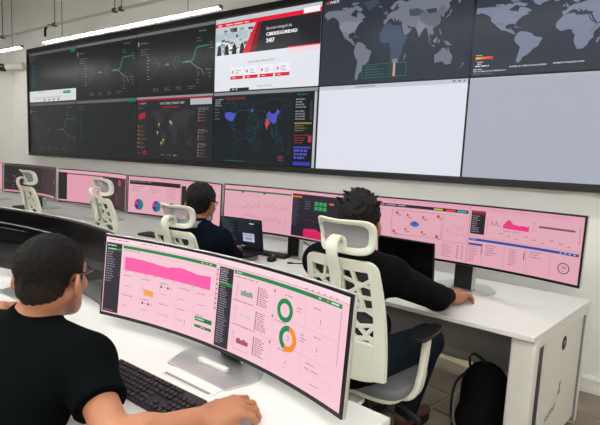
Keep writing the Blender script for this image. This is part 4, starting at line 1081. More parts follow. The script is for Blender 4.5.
    m.prism(poly, 0.448, 0.492); put('seat', m, 'seat', t, bevel=0.016, seg=4, smooth=False)
    m = MB(); m.prism([(x * 0.9, y * 0.9) for x, y in poly], 0.425, 0.45); put('seat_pan', m, 'chair_white', t, bevel=0.008)
    # back carrier
    m = MB(); m.strip(arc_pts([(0, -0.05, 0.41), (0, -0.2, 0.415), (0, -0.255, 0.47), (0, -0.25, 0.60)]), (1, 0, 0), [0.12] * 19, 0.022); put('back_carrier', m, 'chair_white', t, bevel=0.006)
    # armrests
    for s in (-1, 1):
        m = MB(); m.strip(arc_pts([(s * 0.14, -0.01, 0.435), (s * 0.205, 0.0, 0.44), (s * 0.236, 0.01, 0.475), (s * 0.242, 0.035, 0.57), (s * 0.240, 0.065, 0.688)]), (0, 1, 0), [0.07] * 8 + [0.062] * 8 + [0.05] * 9, 0.026); put('arm_post', m, 'chair_white', t, bevel=0.008)
        m = MB(); pl = []
        for i in range(28):
            th = 2 * PI * i / 28; e = 0.6
            pl.append((s * 0.236 + 0.038 * math.copysign(abs(math.cos(th)) ** e, math.cos(th)), 0.075 + 0.12 * math.copysign(abs(math.sin(th)) ** e, math.sin(th))))
        m.prism(pl, 0.690, 0.705); put('arm_pad', m, 'black_plastic', t, bevel=0.009, seg=3)
    # tilt lever, gas lift, five-star base, castors
    m = MB(); m.box((0, -0.01, 0.395), (0.16, 0.2, 0.06)); put('mechanism', m, 'black_plastic', t, bevel=0.01)
    m = MB(); m.tube([(0.06, 0.0, 0.405), (0.2, -0.02, 0.39), (0.27, -0.03, 0.36)], [0.008, 0.008, 0.012], 8); put('tilt_lever', m, 'black_plastic', t)
    m = MB(); m.cyl((0, 0, 0.08), (0, 0, 0.24), 0.028, 16); m.cyl((0, 0, 0.24), (0, 0, 0.40), 0.018, 16); put('gas_lift', m, 'alu', t)
    m = MB()
    for i in range(5):
        a = 2 * PI * i / 5 + 0.3; ca_, sa_ = math.cos(a), math.sin(a)
        m.strip([(0.0, 0, 0.105), (0.15 * ca_, 0.15 * sa_, 0.10), (0.29 * ca_, 0.29 * sa_, 0.075)], (-sa_, ca_, 0), [0.06, 0.05, 0.035], 0.028)
    put('star_base', m, 'chair_white', t, bevel=0.006)
    for i in range(5):
        a = 2 * PI * i / 5 + 0.3; c = Vector((0.285 * math.cos(a), 0.285 * math.sin(a), 0.027)); d = Vector((-math.sin(a), math.cos(a), 0))
        m = MB(); m.cyl(c - d * 0.022, c - d * 0.006, 0.027, 14); m.cyl(c + d * 0.006, c + d * 0.022, 0.027, 14); m.cyl(c - d * 0.007 + Vector((0, 0, 0.005)), c + d * 0.007 + Vector((0, 0, 0.005)), 0.02, 10); m.cyl(c, c + Vector((0, 0, 0.045)), 0.007, 8)
        put('castor', m, 'black_plastic', t)
    return t
CH = make_chair()
def place_chair(first, x, y, rz, label, dz=0.0, arms=0.0):
    o = CH if first else dup_tree(CH)
    o.location = (x, y, 0); o.rotation_euler = (0, 0, rz)
    for ch in o.children:
        if not ch.name.startswith(('star_base', 'castor', 'gas_lift')): ch.location.z = dz + (arms if ch.name.startswith('arm_') else 0.0)
    tag(o, label, 'chair', 'white framed office chairs')
    return o
place_chair(True, 6.13, -1.52, math.radians(-3), 'white framed mesh chair carrying the man in a black shirt and jeans', 0.0)
place_chair(False, 4.875, -1.28, math.radians(3), 'white framed mesh chair carrying the man with a grey collar', -0.075)
place_chair(False, 3.735, -1.00, math.radians(-5), 'empty white framed chair facing the monitor with pie charts', 0.0, -0.05)
place_chair(False, 2.55, -0.98, math.radians(-5), 'empty white framed chair facing the pale table monitor', 0.0, -0.05)

# ------------------------------------------------------------------ people
def nrm(v): v = np.array(v, float); return v / (np.linalg.norm(v) + 1e-9)
def head_frame(yaw, pitch, roll=0.0):
    R = Matrix.Rotation(yaw, 3, 'Z') @ Matrix.Rotation(-pitch, 3, 'X') @ Matrix.Rotation(roll, 3, 'Y')
    return np.array(R)

def add_head(F, c, R, neck):
    T = lambda x, y, z: np.array(c) + R @ np.array((x, y, z))
    F.el(T(0, -0.012, 0.036), (0.075, 0.094, 0.080), R, 0.02)
    F.el(T(0, 0.034, -0.022), (0.061, 0.060, 0.086), R, 0.025)
    F.el(T(0, 0.050, -0.078), (0.040, 0.040, 0.032), R, 0.025)
    for s in (-1, 1):
        F.rc(T(s * 0.055, 0.005, -0.045), T(s * 0.022, 0.066, -0.095), 0.020, 0.016, 0.025)
        F.el(T(s * 0.045, 0.062, -0.022), (0.018, 0.018, 0.016), R, 0.02)
        F.el(T(s * 0.031, 0.098, 0.012), (0.015, 0.012, 0.010), R, 0.012, 'sub')
        ER = R @ np.array(Matrix.Rotation(s * 0.62, 3, 'Z') @ Matrix.Rotation(-0.2, 3, 'X'))
        F.el(T(s * 0.086, -0.012, -0.014), (0.0100, 0.026, 0.034), ER, 0.005)
        F.el(T(s * 0.092, -0.004, -0.006), (0.006, 0.011, 0.020), ER, 0.006, 'sub')
    F.rc(T(-0.035, 0.080, 0.028), T(0.035, 0.080, 0.028), 0.012, 0.012, 0.02)
    F.rc(T(0, 0.092, 0.010), T(0, 0.112, -0.026), 0.009, 0.013, 0.012)
    for s in (-1, 1): F.el(T(s * 0.012, 0.102, -0.030), (0.009, 0.010, 0.008), R, 0.008)
    F.el(T(0, 0.090, -0.054), (0.024, 0.011, 0.005), R, 0.006); F.el(T(0, 0.088, -0.065), (0.020, 0.011, 0.006), R, 0.006)
    F.rc(T(0, -0.028, -0.055), np.array(neck), 0.053, 0.055, 0.025)

def add_hand(F, wrist, d, side, up=(0, 0, 1), curl=(0.35, 0.7, 0.5), spread=0.10, size=1.0, thumb=1, fold=None):
    """d: finger direction, side: towards the thumb"""
    d = nrm(d); s_ = nrm(np.array(side) - d * (np.array(side) @ d)); u = np.cross(d, s_)
    if u @ np.array(up) < 0: u = -u
    W = np.array(wrist, float)
    T = lambda a, b, c: W + (d * a + s_ * b + u * c) * size
    k = 0.008
    base = [(0.088, 0.030), (0.092, 0.010), (0.088, -0.010), (0.080, -0.029)]
    lens = [(0.040, 0.025, 0.020), (0.044, 0.028, 0.021), (0.041, 0.026, 0.020), (0.032, 0.020, 0.018)]
    F.el(T(0.048, 0.0, 0.0), (0.058 * size, 0.040 * size, 0.017 * size), np.stack([d, s_, u], 1), 0.015)
    for i, ((a, b), L) in enumerate(zip(base, lens)):
        F.rc(T(0.01, b * 0.6, 0), T(a, b, 0.004), 0.014 * size, 0.0115 * size, 0.010)
        ang = 0.0; p = np.array((a, b, 0.004)); sp = (b / 0.03) * spread
        cc = fold[i] if fold else curl
        for j in range(3):
            ang += cc[j]
            q = p + np.array((math.cos(ang) * math.cos(sp), math.sin(sp) * math.cos(ang), -math.sin(ang))) * L[j]
            F.rc(T(*p), T(*q), (0.0098 - 0.0010 * j) * size, (0.0090 - 0.0011 * j) * size, 0.003)
            p = q
    F.el(T(0.036, -0.026, -0.014), (0.046 * size, 0.017 * size, 0.019 * size), np.stack([d, s_, u], 1), 0.012); F.el(T(0.030, 0.026, -0.012), (0.034 * size, 0.018 * size, 0.017 * size), np.stack([d, s_, u], 1), 0.012)
    if thumb:
        p0, p1, p2, p3 = (0.018, 0.024, -0.004), (0.050, 0.050, -0.012), (0.080, 0.056, -0.018), (0.102, 0.050, -0.022)
        F.rc(T(*p0), T(*p1), 0.015 * size, 0.012 * size, 0.010); F.rc(T(*p1), T(*p2), 0.0115 * size, 0.010 * size, 0.005); F.rc(T(*p2), T(*p3), 0.010 * size, 0.0085 * size, 0.004)

def torso(F, J, off, k=0.05, low=True, trap=0.050):
    sh = nrm(np.array(J['sR']) - np.array(J['sL'])); N = np.array(J['neck']); P = np.array(J['pelvis']); C = np.array(J['chest'])
    upv = nrm(N - P); fw = nrm(np.cross(upv, sh)); 
    Rm = np.stack([sh, fw, np.cross(sh, fw)], 1)
    F.el(C, (0.165 + off, 0.105 + off, 0.17 + off), Rm, k)
    F.el((C + P) / 2, (0.150 + off, 0.105 + off, 0.16 + off), Rm, k)
    if low: F.el(P, (0.165 + off, 0.120 + off, 0.13 + off), Rm, k)
    F.rc(np.array(J['sL']), np.array(J['sR']), 0.058 + off, 0.058 + off, k)
    for s in ('sL', 'sR'): F.rc(N + (np.array(J[s]) - N) * 0.15 + np.array((0, 0, -0.01)), np.array(J[s]) + np.array((0, 0, 0.012)), trap + off * 0.6, trap - 0.002 + off, k)
    F.rc(C, N - upv * 0.02, 0.10 + off, 0.062 + off * 0.7, k)

def bounds(J, m=0.28):
    P = np.array([v for v in J.values()]); return P.min(0) - m, P.max(0) + m

def head_bits(root, base, c, R, glasses=False, hair_mat='hair', style='short', vox=0.004):
    T = lambda x, y, z: np.array(c) + R @ np.array((x, y, z))
    D = lambda x, y, z: R @ np.array((x, y, z))
    F = Field(np.array(c) - 0.17, np.array(c) + 0.17, vox)
    amp = {'short': 0.0019, 'full': 0.003, 'medium': 0.0025}[style]
    th = {'short': 0.004, 'full': 0.016, 'medium': 0.013}[style]
    nz = lambda X, Y, Z: amp * (np.sin(X * 190 + 3 * np.sin(Y * 70)) * np.sin(Y * 170 + 2 * np.sin(Z * 80)) + 0.7 * np.sin(Z * 260 + X * 120) * np.sin(Y * 310))
    # cap cut by the hairline: forehead plane, in front of the ears, nape
    cl = [(T(0, 0.070, 0.050), D(0, 0.80, -0.60))]
    F.el(T(0, -0.014, 0.038 + th * 0.35), (0.076 + th * 0.72, 0.096 + th * 0.8, 0.081 + th * 1.1), R, 0.004, clip=cl + [(T(0, 0.026, 0.01), D(0, 0.72, -0.69)), (T(0, 0, -0.030), D(0, 0.25, -0.97))], noise=nz)
    F.el(T(0, -0.040, -0.018), (0.060 + th * 0.5, 0.060 + th * 0.5, 0.060), R, 0.014, clip=[(T(0, -0.026, 0), D(0, 1, 0)), (T(0, -0.08, -0.062), D(0, 0.35, -0.94))], noise=nz)
    for s in (-1, 1):
        F.el(T(s * 0.070, 0.016, 0.012), (0.008 + th * 0.3, 0.012, 0.034), R, 0.006)
        F.el(T(s * 0.092, -0.006, -0.014), (0.030, 0.024, 0.040), R, 0.006, 'sub')
    if style == 'full':
        rnd = random.Random(5)
        for i in range(80):
            a = rnd.uniform(-PI, PI); e = rnd.uniform(0.35, 1.45); p = np.array((0.082 * math.cos(e) * math.sin(a), -0.014 - 0.100 * math.cos(e) * math.cos(a), 0.045 + 0.092 * math.sin(e)))
            if p[1] > 0.05 and p[2] < 0.09: continue
            q = p * 1.06 + np.array((rnd.uniform(-0.022, 0.022), rnd.uniform(-0.022, 0.022), 0.006)); F.rc(T(*p), T(*q), 0.010, 0.004, 0.006)
    field_obj('hair', F, hair_mat, base, root)
    for s in (-1, 1):
        bm = bmesh.new(); bmesh.ops.create_uvsphere(bm, u_segments=12, v_segments=8, radius=0.0115); me = bpy.data.meshes.new('eye'); bm.to_mesh(me); bm.free(); me.materials.append(MT['eye'])
        share('eye', me, root, tuple(T(s * 0.031, 0.083, 0.012) - np.array(base)))
        m = MB(); m.tube([T(s * 0.018, 0.098, 0.030) - np.array(base), T(s * 0.034, 0.096, 0.036) - np.array(base), T(s * 0.048, 0.084, 0.030) - np.array(base)], [0.004, 0.005, 0.003], 6); put('eyebrow', m, hair_mat, root)
    if glasses:
        g = MB(); B = np.array(base)
        for s in (-1, 1):
            ring = [T(s * 0.033 + 0.023 * math.cos(t), 0.098 - 0.22 * abs(s * 0.033 + 0.023 * math.cos(t)) ** 1.2, 0.010 + 0.016 * math.sin(t)) - B for t in [2 * PI * i / 20 for i in range(21)]]
            g.tube(ring, 0.0022, 6)
            g.tube([T(s * 0.055, 0.091, 0.016) - B, T(s * 0.070, 0.078, 0.017) - B, T(s * 0.085, 0.03, 0.018) - B, T(s * 0.087, -0.004, 0.018) - B, T(s * 0.086, -0.03, 0.002) - B], [0.003, 0.0038, 0.0038, 0.0034, 0.003], 6)
        g.tube([T(-0.010, 0.098, 0.014) - B, T(0, 0.112, 0.017) - B, T(0.010, 0.098, 0.014) - B], 0.002, 6)
        go = put('glasses', g, 'glasses', root)
        for s in (-1, 1):
            m = MB(); m.add([T(s * 0.033 + 0.022 * math.cos(t), 0.097 - 0.22 * abs(s * 0.033 + 0.022 * math.cos(t)) ** 1.2, 0.010 + 0.015 * math.sin(t)) - B for t in [2 * PI * i / 16 for i in range(16)]], [tuple(range(16))]); put('lens', m, 'lens', go)

def person(label, J, head, yaw, pitch, skin, top_mat, hair_mat, style, glasses, long_sleeve, vox, hands, shoe=True, roll=0.0, jeans_vox=0.007):
    base = np.array((J['pelvis'][0], J['pelvis'][1], 0.0))
    R = head_frame(yaw, pitch, roll)
    lo, hi = bounds(J)
    F = Field(lo, hi, vox)
    A = {k: np.array(v, float) for k, v in J.items()}
    add_head(F, head, R, A['neck'])
    torso(F, J, -0.012, trap=0.040)
    for s in 'LR':
        F.rc(A['s' + s], A['e' + s], 0.046, 0.038, 0.03); F.rc(A['e' + s], A['w' + s], 0.041, 0.027, 0.02)
        F.el(A['e' + s] + (A['w' + s] - A['e' + s]) * 0.28, (0.043, 0.043, 0.043), None, 0.03)
        F.rc(A['h' + s], A['k' + s], 0.065, 0.046, 0.03); F.rc(A['k' + s], A['a' + s], 0.046, 0.034, 0.03)
    for s in 'LR':
        h = hands[s]; add_hand(F, A['w' + s], h['d'], h['side'], h.get('up', (0, 0, 1)), h.get('curl', (0.35, 0.7, 0.5)), h.get('spread', 0.1), h.get('size', 1.0), fold=h.get('fold'))
    body = field_obj('person', F, skin, tuple(base))
    tag(body, label, 'person')
    head_bits(body, tuple(base), head, R, glasses, hair_mat, style, vox if style == 'full' else 0.004)
    # shirt
    F = Field(lo, hi, vox if vox > 0.004 else 0.005)
    torso(F, J, 0.010)
    for s in 'LR':
        S_, E_, W_ = A['s' + s], A['e' + s], A['w' + s]
        if long_sleeve:
            F.rc(S_, E_, 0.072, 0.060, 0.03); dd = nrm(W_ - E_); F.rc(E_, W_ - dd * 0.0, 0.060, 0.040, 0.02, clip=(W_ - dd * 0.012, dd))
            F.rc(W_ - dd * 0.06, W_ - dd * 0.01, 0.043, 0.041, 0.004, clip=(W_ - dd * 0.012, dd))
            # folds at the elbow
            for q in (0.2, 0.4): F.el(E_ + (S_ - E_) * q, (0.062, 0.062, 0.012), None, 0.02)
        else:
            dd = nrm(E_ - S_); H = E_ - dd * long_off
            F.rc(S_, E_, 0.064, 0.061, 0.03, clip=(H, dd))
    nk = nrm(np.array(head) - A['neck'])
    F.rc(A['neck'] + nk * 0.035, A['neck'] + nk * 0.2, 0.058, 0.075, 0.006, 'sub')
    F.rc(A['neck'] - nk * 0.03, A['neck'] + nk * 0.012, 0.080, 0.066, 0.015); F.rc(A['neck'] + nk * 0.02, A['neck'] + nk * 0.2, 0.056, 0.075, 0.004, 'sub')
    field_obj('shirt', F, top_mat, tuple(base), body)
    # trousers
    F = Field(A['pelvis'] - 0.02 + np.minimum.reduce([A[k] - A['pelvis'] for k in ('hL', 'hR', 'kL', 'kR', 'aL', 'aR')]) - 0.16, np.maximum.reduce([A[k] for k in ('hL', 'hR', 'kL', 'kR', 'pelvis')]) + 0.2, jeans_vox)
    F.el(A['pelvis'], (0.172, 0.125, 0.12), None, 0.04)
    for s in 'LR':
        F.rc(A['h' + s], A['k' + s], 0.088, 0.074, 0.04); dd = nrm(A['a' + s] - A['k' + s]); F.rc(A['k' + s], A['a' + s], 0.074, 0.058, 0.03, clip=(A['a' + s] + dd * 0.01, dd))
    field_obj('trousers', F, 'jeans', tuple(base), body)
    for s in 'LR':
        a = A['a' + s]; fd = nrm((A['k' + s] - A['h' + s]) * np.array((1, 1, 0)))
        F = Field(a - 0.3, a + 0.3, 0.006)
        z0 = a[2] - 0.06
        F.rc(a + fd * -0.03 + (0, 0, -0.03), a + fd * 0.04 + (0, 0, -0.025), 0.042, 0.042, 0.02); F.rc(a + fd * 0.02 + (0, 0, -0.035), a + fd * 0.17 + (0, 0, -0.045), 0.044, 0.030, 0.02)
        F.rc(a, a + (0, 0, -0.03), 0.042, 0.042, 0.02)
        sh = field_obj('shoe', F, 'shoe', tuple(base), body)
        m = MB(); pts = []
        ld = np.array((-fd[1], fd[0], 0))
        for i in range(20):
            t = 2 * PI * i / 20; q = a + fd * (0.06 + 0.14 * math.cos(t)) + ld * 0.046 * math.sin(t) * (1 + 0.1 * math.cos(t)) - base; pts.append((q[0], q[1]))
        m.prism(pts, max(0.0, a[2] - 0.09), max(0.0, a[2] - 0.09) + 0.022); put('sole', m, 'sole', sh, bevel=0.003)
    return body
long_off = 0.105

# man at the near desk, head turned towards the switched-off screen
J1 = dict(neck=(5.650, -2.685, 0.905), sR=(5.878, -2.668, 0.850), sL=(5.480, -2.710, 0.828), chest=(5.745, -2.790, 0.745), pelvis=(5.75, -3.03, 0.53),
          eR=(6.088, -2.722, 0.752), wR=(6.160, -2.527, 0.746), eL=(5.27, -2.63, 0.775), wL=(5.06, -2.52, 0.775),
          hR=(5.84, -3.0, 0.52), hL=(5.66, -3.0, 0.52), kR=(5.85, -2.60, 0.53), kL=(5.55, -2.60, 0.53), aR=(5.85, -2.58, 0.10), aL=(5.55, -2.58, 0.10))
person('man in a black t-shirt and glasses seated at the near desk, hand beside the keyboard', J1, (5.672, -2.640, 1.032), math.radians(25), math.radians(6), 'skin', 'tshirt', 'hair_faded', 'short', True, False, 0.004,
       {'R': dict(d=(0.42, 0.90, 0.03), side=(-0.9, 0.42, 0.1), curl=(0.35, 0.75, 0.6), spread=0.2, size=1.05), 'L': dict(d=(0.1, 0.95, -0.15), side=(1, -0.1, 0), curl=(0.3, 0.5, 0.4))})
# man in the black shirt on the chair at the logo desk
J3 = dict(neck=(6.070, -1.60, 1.012), sR=(6.240, -1.575, 0.935), sL=(5.89, -1.56, 0.94), chest=(6.06, -1.63, 0.84), pelvis=(6.08, -1.60, 0.57),
          eR=(6.330, -1.235, 0.790), wR=(6.322, -1.025, 0.748), eL=(5.80, -1.26, 0.78), wL=(5.90, -1.02, 0.745),
          hR=(6.16, -1.56, 0.54), hL=(5.98, -1.56, 0.54), kR=(6.285, -1.19, 0.555), kL=(5.99, -1.13, 0.55), aR=(6.165, -1.07, 0.10), aL=(5.97, -0.98, 0.10))
person('man in a black shirt and jeans at the desk with a logo', J3, (6.075, -1.565, 1.132), math.radians(10), math.radians(4), 'skin2', 'shirt', 'hair', 'full', False, True, 0.005,
       {'R': dict(d=(0.45, 0.88, 0.0), side=(-1, 0.4, 0), curl=(0.3, 0.6, 0.5), size=1.12), 'L': dict(d=(0.4, 0.9, -0.1), side=(1, -0.3, 0))})
# man in the navy sweater
J2 = dict(neck=(4.89, -1.36, 0.968), sR=(5.050, -1.335, 0.885), sL=(4.72, -1.34, 0.89), chest=(4.885, -1.40, 0.79), pelvis=(4.90, -1.40, 0.55),
          eR=(5.045, -1.21, 0.765), wR=(4.92, -1.09, 0.79), eL=(4.64, -1.17, 0.77), wL=(4.72, -1.075, 0.80),
          hR=(4.99, -1.36, 0.53), hL=(4.81, -1.36, 0.53), kR=(5.02, -0.98, 0.53), kL=(4.79, -0.98, 0.53), aR=(5.02, -0.94, 0.10), aL=(4.79, -0.94, 0.10))
m2 = person('man in a navy sweater with a grey collar typing at the open laptop', J2, (4.880, -1.325, 1.090), math.radians(14), math.radians(6), 'skin2', 'sweater', 'hair', 'medium', True, True, 0.006,
       {'R': dict(d=(-0.35, 0.9, -0.1), side=(-1, -0.3, 0)), 'L': dict(d=(0.35, 0.9, -0.1), side=(1, -0.3, 0))})
F = Field((4.74, -1.50, 0.86), (5.04, -1.20, 1.08), 0.004)
F.rc((4.89, -1.362, 0.945), (4.885, -1.348, 0.998), 0.092, 0.074, 0.01); F.rc((4.89, -1.362, 0.98), (4.882, -1.340, 1.07), 0.068, 0.064, 0.006, 'sub'); F.rc((4.89, -1.362, 0.84), (4.89, -1.36, 0.915), 0.11, 0.09, 0.006, 'sub')
field_obj('shirt_collar', F, 'collar', (4.90, -1.40, 0.0), m2)
# stool-like office seat under the near man
nc = thing('desk_chair', 'low-backed chair under the man in a black t-shirt', 'chair', (5.75, -3.04, 0))
m = MB(); m.box((0, 0.02, 0.405), (0.44, 0.42, 0.06)); put('seat', m, 'seat', nc, bevel=0.02, seg=3)
m = MB(); m.box((0, -0.22, 0.56), (0.36, 0.03, 0.20), rx=0.15); put('backrest', m, 'black_plastic', nc, bevel=0.012)
m = MB(); m.strip(arc_pts([(0, -0.05, 0.36), (0, -0.2, 0.37), (0, -0.245, 0.42), (0, -0.24, 0.52)]), (1, 0, 0), 0.06, 0.015); put('back_bar', m, 'black_plastic', nc)
m = MB(); m.cyl((0, 0, 0.07), (0, 0, 0.38), 0.025, 14); put('gas_lift', m, 'alu', nc)
m = MB()
for i in range(5):
    a = 2 * PI * i / 5; m.strip([(0, 0, 0.09), (0.28 * math.cos(a), 0.28 * math.sin(a), 0.06)], (-math.sin(a), math.cos(a), 0), [0.055, 0.035], 0.03)
put('star_base', m, 'black_plastic', nc, bevel=0.005)
for i in range(5):
    a = 2 * PI * i / 5; c = Vector((0.275 * math.cos(a), 0.275 * math.sin(a), 0.026)); d = Vector((-math.sin(a), math.cos(a), 0))
    m = MB(); m.cyl(c - d * 0.02, c + d * 0.02, 0.026, 14); m.cyl(c, c + Vector((0, 0, 0.04)), 0.007, 8); put('castor', m, 'black_plastic', nc)

# ------------------------------------------------------------------ keyboards, laptops, mouse, bag
def keyboard(label, x, y, rz, L=0.40, Dp=0.125, full=True):
    t = thing('keyboard', label, 'keyboard', (x, y, DESK), rz)
    m = MB(); hl, hd = L / 2, Dp / 2
    v = [(-hl, -hd, 0.001), (hl, -hd, 0.001), (hl, hd, 0.001), (-hl, hd, 0.001), (-hl, -hd, 0.009), (hl, -hd, 0.009), (hl, hd, 0.020), (-hl, hd, 0.020)]
    m.add(v, [(0, 3, 2, 1), (4, 5, 6, 7), (0, 1, 5, 4), (1, 2, 6, 5), (2, 3, 7, 6), (3, 0, 4, 7)]); put('case', m, 'kb', t, bevel=0.003)
    u = L * 0.94 / 22.5
    k = MB(); a, b = 0.5, 0.40; kv = [(-a, -a, 0), (a, -a, 0), (a, a, 0), (-a, a, 0), (-b, -b, 1), (b, -b, 1), (b, b, 1), (-b, b, 1)]
    k.add(kv, [(0, 3, 2, 1), (4, 5, 6, 7), (0, 1, 5, 4), (1, 2, 6, 5), (2, 3, 7, 6), (3, 0, 4, 7)])
    me = make_mesh('key', k.v, k.f); fix_normals(me); me.materials.append(MT['key'])
    rows = [[1] * 13 + [0] , [1] * 13 + [2], [1.5] + [1] * 12 + [1.5], [1.75] + [1] * 11 + [2.25], [2.25] + [1] * 10 + [2.75], [1.25] * 3 + [6.25] + [1.25] * 4]
    dy = Dp * 0.90 / 6.2
    for r, row in enumerate(rows):
        yy = hd - Dp * 0.06 - dy * (r + 0.5) - (dy * 0.2 if r else 0)
        xx = -L * 0.47
        if r == 0:
            row = [1] + [1] * 12
        for i, wk in enumerate(row):
            if r == 0 and i in (1, 5, 9): xx += u * 0.65
            z = 0.009 + 0.011 * (yy + hd) / Dp
            share('key', me, t, (xx + wk * u / 2, yy, z), (0.088, 0, 0), (wk * u * 0.88, dy * 0.86, 0.006)); xx += wk * u
        nav = {0: [15.25, 16.25, 17.25], 1: [15.25, 16.25, 17.25], 2: [15.25, 16.25, 17.25], 3: [], 4: [16.25], 5: [15.25, 16.25, 17.25]}[r]
        pad = [] if r == 0 else [18.5, 19.5, 20.5, 21.5]
        for q in nav + pad:
            z = 0.009 + 0.011 * (yy + hd) / Dp
            share('key', me, t, (-L * 0.47 + (q + 0.5) * u, yy, z), (0.088, 0, 0), (u * 0.88, dy * 0.86, 0.006))
    return t
keyboard('full-size black keyboard beside the hand of the man in a t-shirt', 5.875, -2.487, -0.02, 0.405, 0.118)

def slim_kb(label, x, y, rz, w=0.36, d=0.13):
    t = thing('keyboard', label, 'keyboard', (x, y, DESK), rz)
    m = MB(); m.box((0, 0, 0.008), (w, d, 0.016)); put('case', m, 'kb', t, bevel=0.004)
    m = MB()
    for r in range(5):
        for i in range(16): m.box((-w * 0.45 + i * w * 0.06, d * 0.36 - r * d * 0.18, 0.018), (w * 0.05, d * 0.15, 0.005))
    put('keys', m, 'key', t)
def laptop(label, x, y, rz, w, d, ang, lid_h, paint, bg, z=DESK):
    t = thing('laptop', label, 'laptop', (x, y, z), rz)
    m = MB(); m.box((0, 0, 0.008), (w, d, 0.015)); put('base', m, 'laptop', t, bevel=0.004)
    m = MB()
    for r in range(5):
        for i in range(12): m.box((-w * 0.42 + i * w * 0.076, d * 0.36 - r * d * 0.105, 0.0162), (w * 0.066, d * 0.085, 0.002))
    m.box((0, -d * 0.33, 0.0158), (w * 0.3, d * 0.2, 0.001)); put('keyboard_deck', m, 'key', t)
    ca_, sa_ = math.cos(ang), math.sin(ang)
    def mf(px, py, o):   # lid plane: hinge at the back edge
        q = py
        return (px - w / 2, d / 2 - 0.004 + q * ca_ - o * sa_, 0.014 + q * sa_ + o * ca_)
    def lid(o0, o1, e):
        mm = MB(); v = [mf(a, b, o) for o in (o0, o1) for a, b in ((e, e), (w - e, e), (w - e, lid_h - e), (e, lid_h - e))]
        return mm.add(v, [(0, 3, 2, 1), (4, 5, 6, 7), (0, 1, 5, 4), (1, 2, 6, 5), (2, 3, 7, 6), (3, 0, 4, 7)])
    put('lid', lid(-0.007, 0.0, 0.0), 'laptop', t, bevel=0.003)
    put('bezel', lid(0.0, 0.0012, 0.003), 'bezel', t)
    if paint:
        b = 0.008; c = Canvas(w - 2 * b, lid_h - 2 * b - 0.01, lambda px, py, o: mf(px + b, py + b + 0.01, 0.0016 + o), bg, False); paint(c); c.build('screen', DISP, t)
    else:
        put('screen', lid(0.0012, 0.0018, 0.010), 'glossblack', t)
    m = MB(); m.cyl((-w * 0.4, d / 2 - 0.004, 0.014), (w * 0.4, d / 2 - 0.004, 0.014), 0.006, 10); put('hinge', m, 'black_plastic', t)
    return t
def scr_code(c):
    c.rect(0, 0, 1, 0.06, (40, 48, 56)); c.dashes(0.04, 0.10, 0.4, 14, 0.055, (70, 92, 104), 3, 0.3); c.dashes(0.45, 0.1, 0.9, 8, 0.055, (56, 70, 84), 6, 0.25); c.rect(0.55, 0.48, 0.83, 0.78, (186, 188, 214)); c.rect(0.57, 0.53, 0.8, 0.56, (120, 120, 160)); c.rect(0.60, 0.62, 0.78, 0.72, (150, 140, 170)); c.rect(0.72, 0.10, 0.84, 0.14, (180, 190, 200))
    c.rect(0.04, 0.05, 0.12, 0.075, (32, 120, 110)); c.rect(0.48, 0.94, 0.58, 0.97, (160, 164, 170))
laptop('open black laptop showing code beside the black mouse', 4.865, -0.995, math.radians(6), 0.35, 0.19, math.radians(100), 0.225, scr_code, (18, 24, 32), DESK + 0.036)
laptop('open laptop with a blank black screen before the man in a black shirt', 6.015, -0.96, math.radians(-6), 0.35, 0.23, math.radians(97), 0.265, None, None)
st = thing('laptop_stand', 'low grey stand under the open laptop showing code', 'stand', (4.865, -0.985, DESK), math.radians(6))
m = MB(); m.box((0, 0, 0.032), (0.30, 0.17, 0.006)); put('tray', m, 'grey', st, bevel=0.002)
for sx in (-1, 1):
    m = MB(); m.box((sx * 0.13, 0, 0.0155), (0.012, 0.15, 0.029)); put('foot', m, 'grey', st, bevel=0.002)
slim_kb('flat dark keyboard beside the small black mouse', 5.00, -0.745, math.radians(4), 0.26, 0.10)

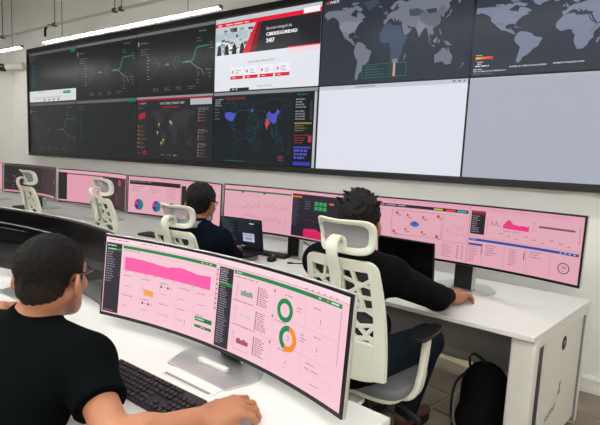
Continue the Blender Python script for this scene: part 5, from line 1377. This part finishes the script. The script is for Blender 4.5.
ms = thing('computer_mouse', 'small black mouse with a cable beside the open laptop with code', 'mouse', (5.095, -0.875, DESK), math.radians(20))
bm = bmesh.new(); bmesh.ops.create_uvsphere(bm, u_segments=20, v_segments=12, radius=1.0)
for v in bm.verts:
    v.co.z = max(v.co.z, -0.15) + 0.15; v.co = Vector((v.co.x * 0.031, v.co.y * 0.054, v.co.z * 0.030 * (1 - 0.25 * v.co.y)))
me = bpy.data.meshes.new('shell'); bm.to_mesh(me); bm.free(); me.materials.append(MT['black_plastic'])
for p in me.polygons: p.use_smooth = True
share('shell', me, ms, (0, 0, 0.001))
m = MB(); m.cyl((-0.004, 0.028, 0.030), (0.004, 0.028, 0.030), 0.007, 10); put('scroll_wheel', m, 'grey', ms)
cable = MB(); cable.tube(arc_pts([(5.24, -0.86, DESK + 0.006), (5.31, -0.80, DESK + 0.004), (5.30, -0.70, DESK + 0.004), (5.22, -0.60, DESK + 0.006), (5.20, -0.56, DESK + 0.06), (5.15, -0.58, DESK + 0.10), (5.09, -0.60, DESK + 0.085), (5.06, -0.60, DESK + 0.12)], 8), 0.004, 6)
cable.box((5.236, -0.862, DESK + 0.006), (0.034, 0.016, 0.010), 0.6)
tag(put('usb_cable', cable, 'black_plastic', smooth=True), 'thin black cable curling on the desk beside the black mouse', 'cable')
# dark flat keyboards lying on the far bench
slim_kb('flat dark keyboard on the bench before the pie chart monitor', 3.90, -0.86, 0.05)
slim_kb('flat dark keyboard on the bench before the scatter monitor', 1.55, -0.80, 0.0)

# backpack leaning against the desk leg
F = Field((6.30, -1.16, -0.02), (6.76, -0.66, 0.60), 0.006)
F.el((6.52, -0.93, 0.17), (0.118, 0.10, 0.20), None, 0.03); F.el((6.52, -0.92, 0.30), (0.11, 0.085, 0.12), None, 0.05); F.el((6.50, -1.00, 0.14), (0.10, 0.06, 0.12), None, 0.025)
bp = field_obj('backpack', F, 'bag', (6.52, -0.93, 0.0))
tag(bp, 'black backpack with a top loop standing under the desk beside its white leg', 'backpack')
m = MB(); m.strip(arc_pts([(-0.075, -0.01, 0.36), (-0.085, -0.01, 0.43), (-0.06, -0.01, 0.452), (0.0, -0.0, 0.415)]), (0, 1, 0), 0.022, 0.006); put('loop_handle', m, 'strap', bp)
m = MB(); m.tube(arc_pts([(-0.105, -0.075, 0.30), (-0.125, -0.085, 0.22), (-0.125, -0.09, 0.10)]), 0.004, 6); put('zip', m, 'grey', bp)
m = MB(); m.tube(arc_pts([(-0.09, -0.05, 0.36), (-0.13, -0.065, 0.30), (-0.142, -0.07, 0.18), (-0.12, -0.08, 0.04)]), 0.012, 8, flat=0.5); put('shoulder_strap', m, 'strap', bp)
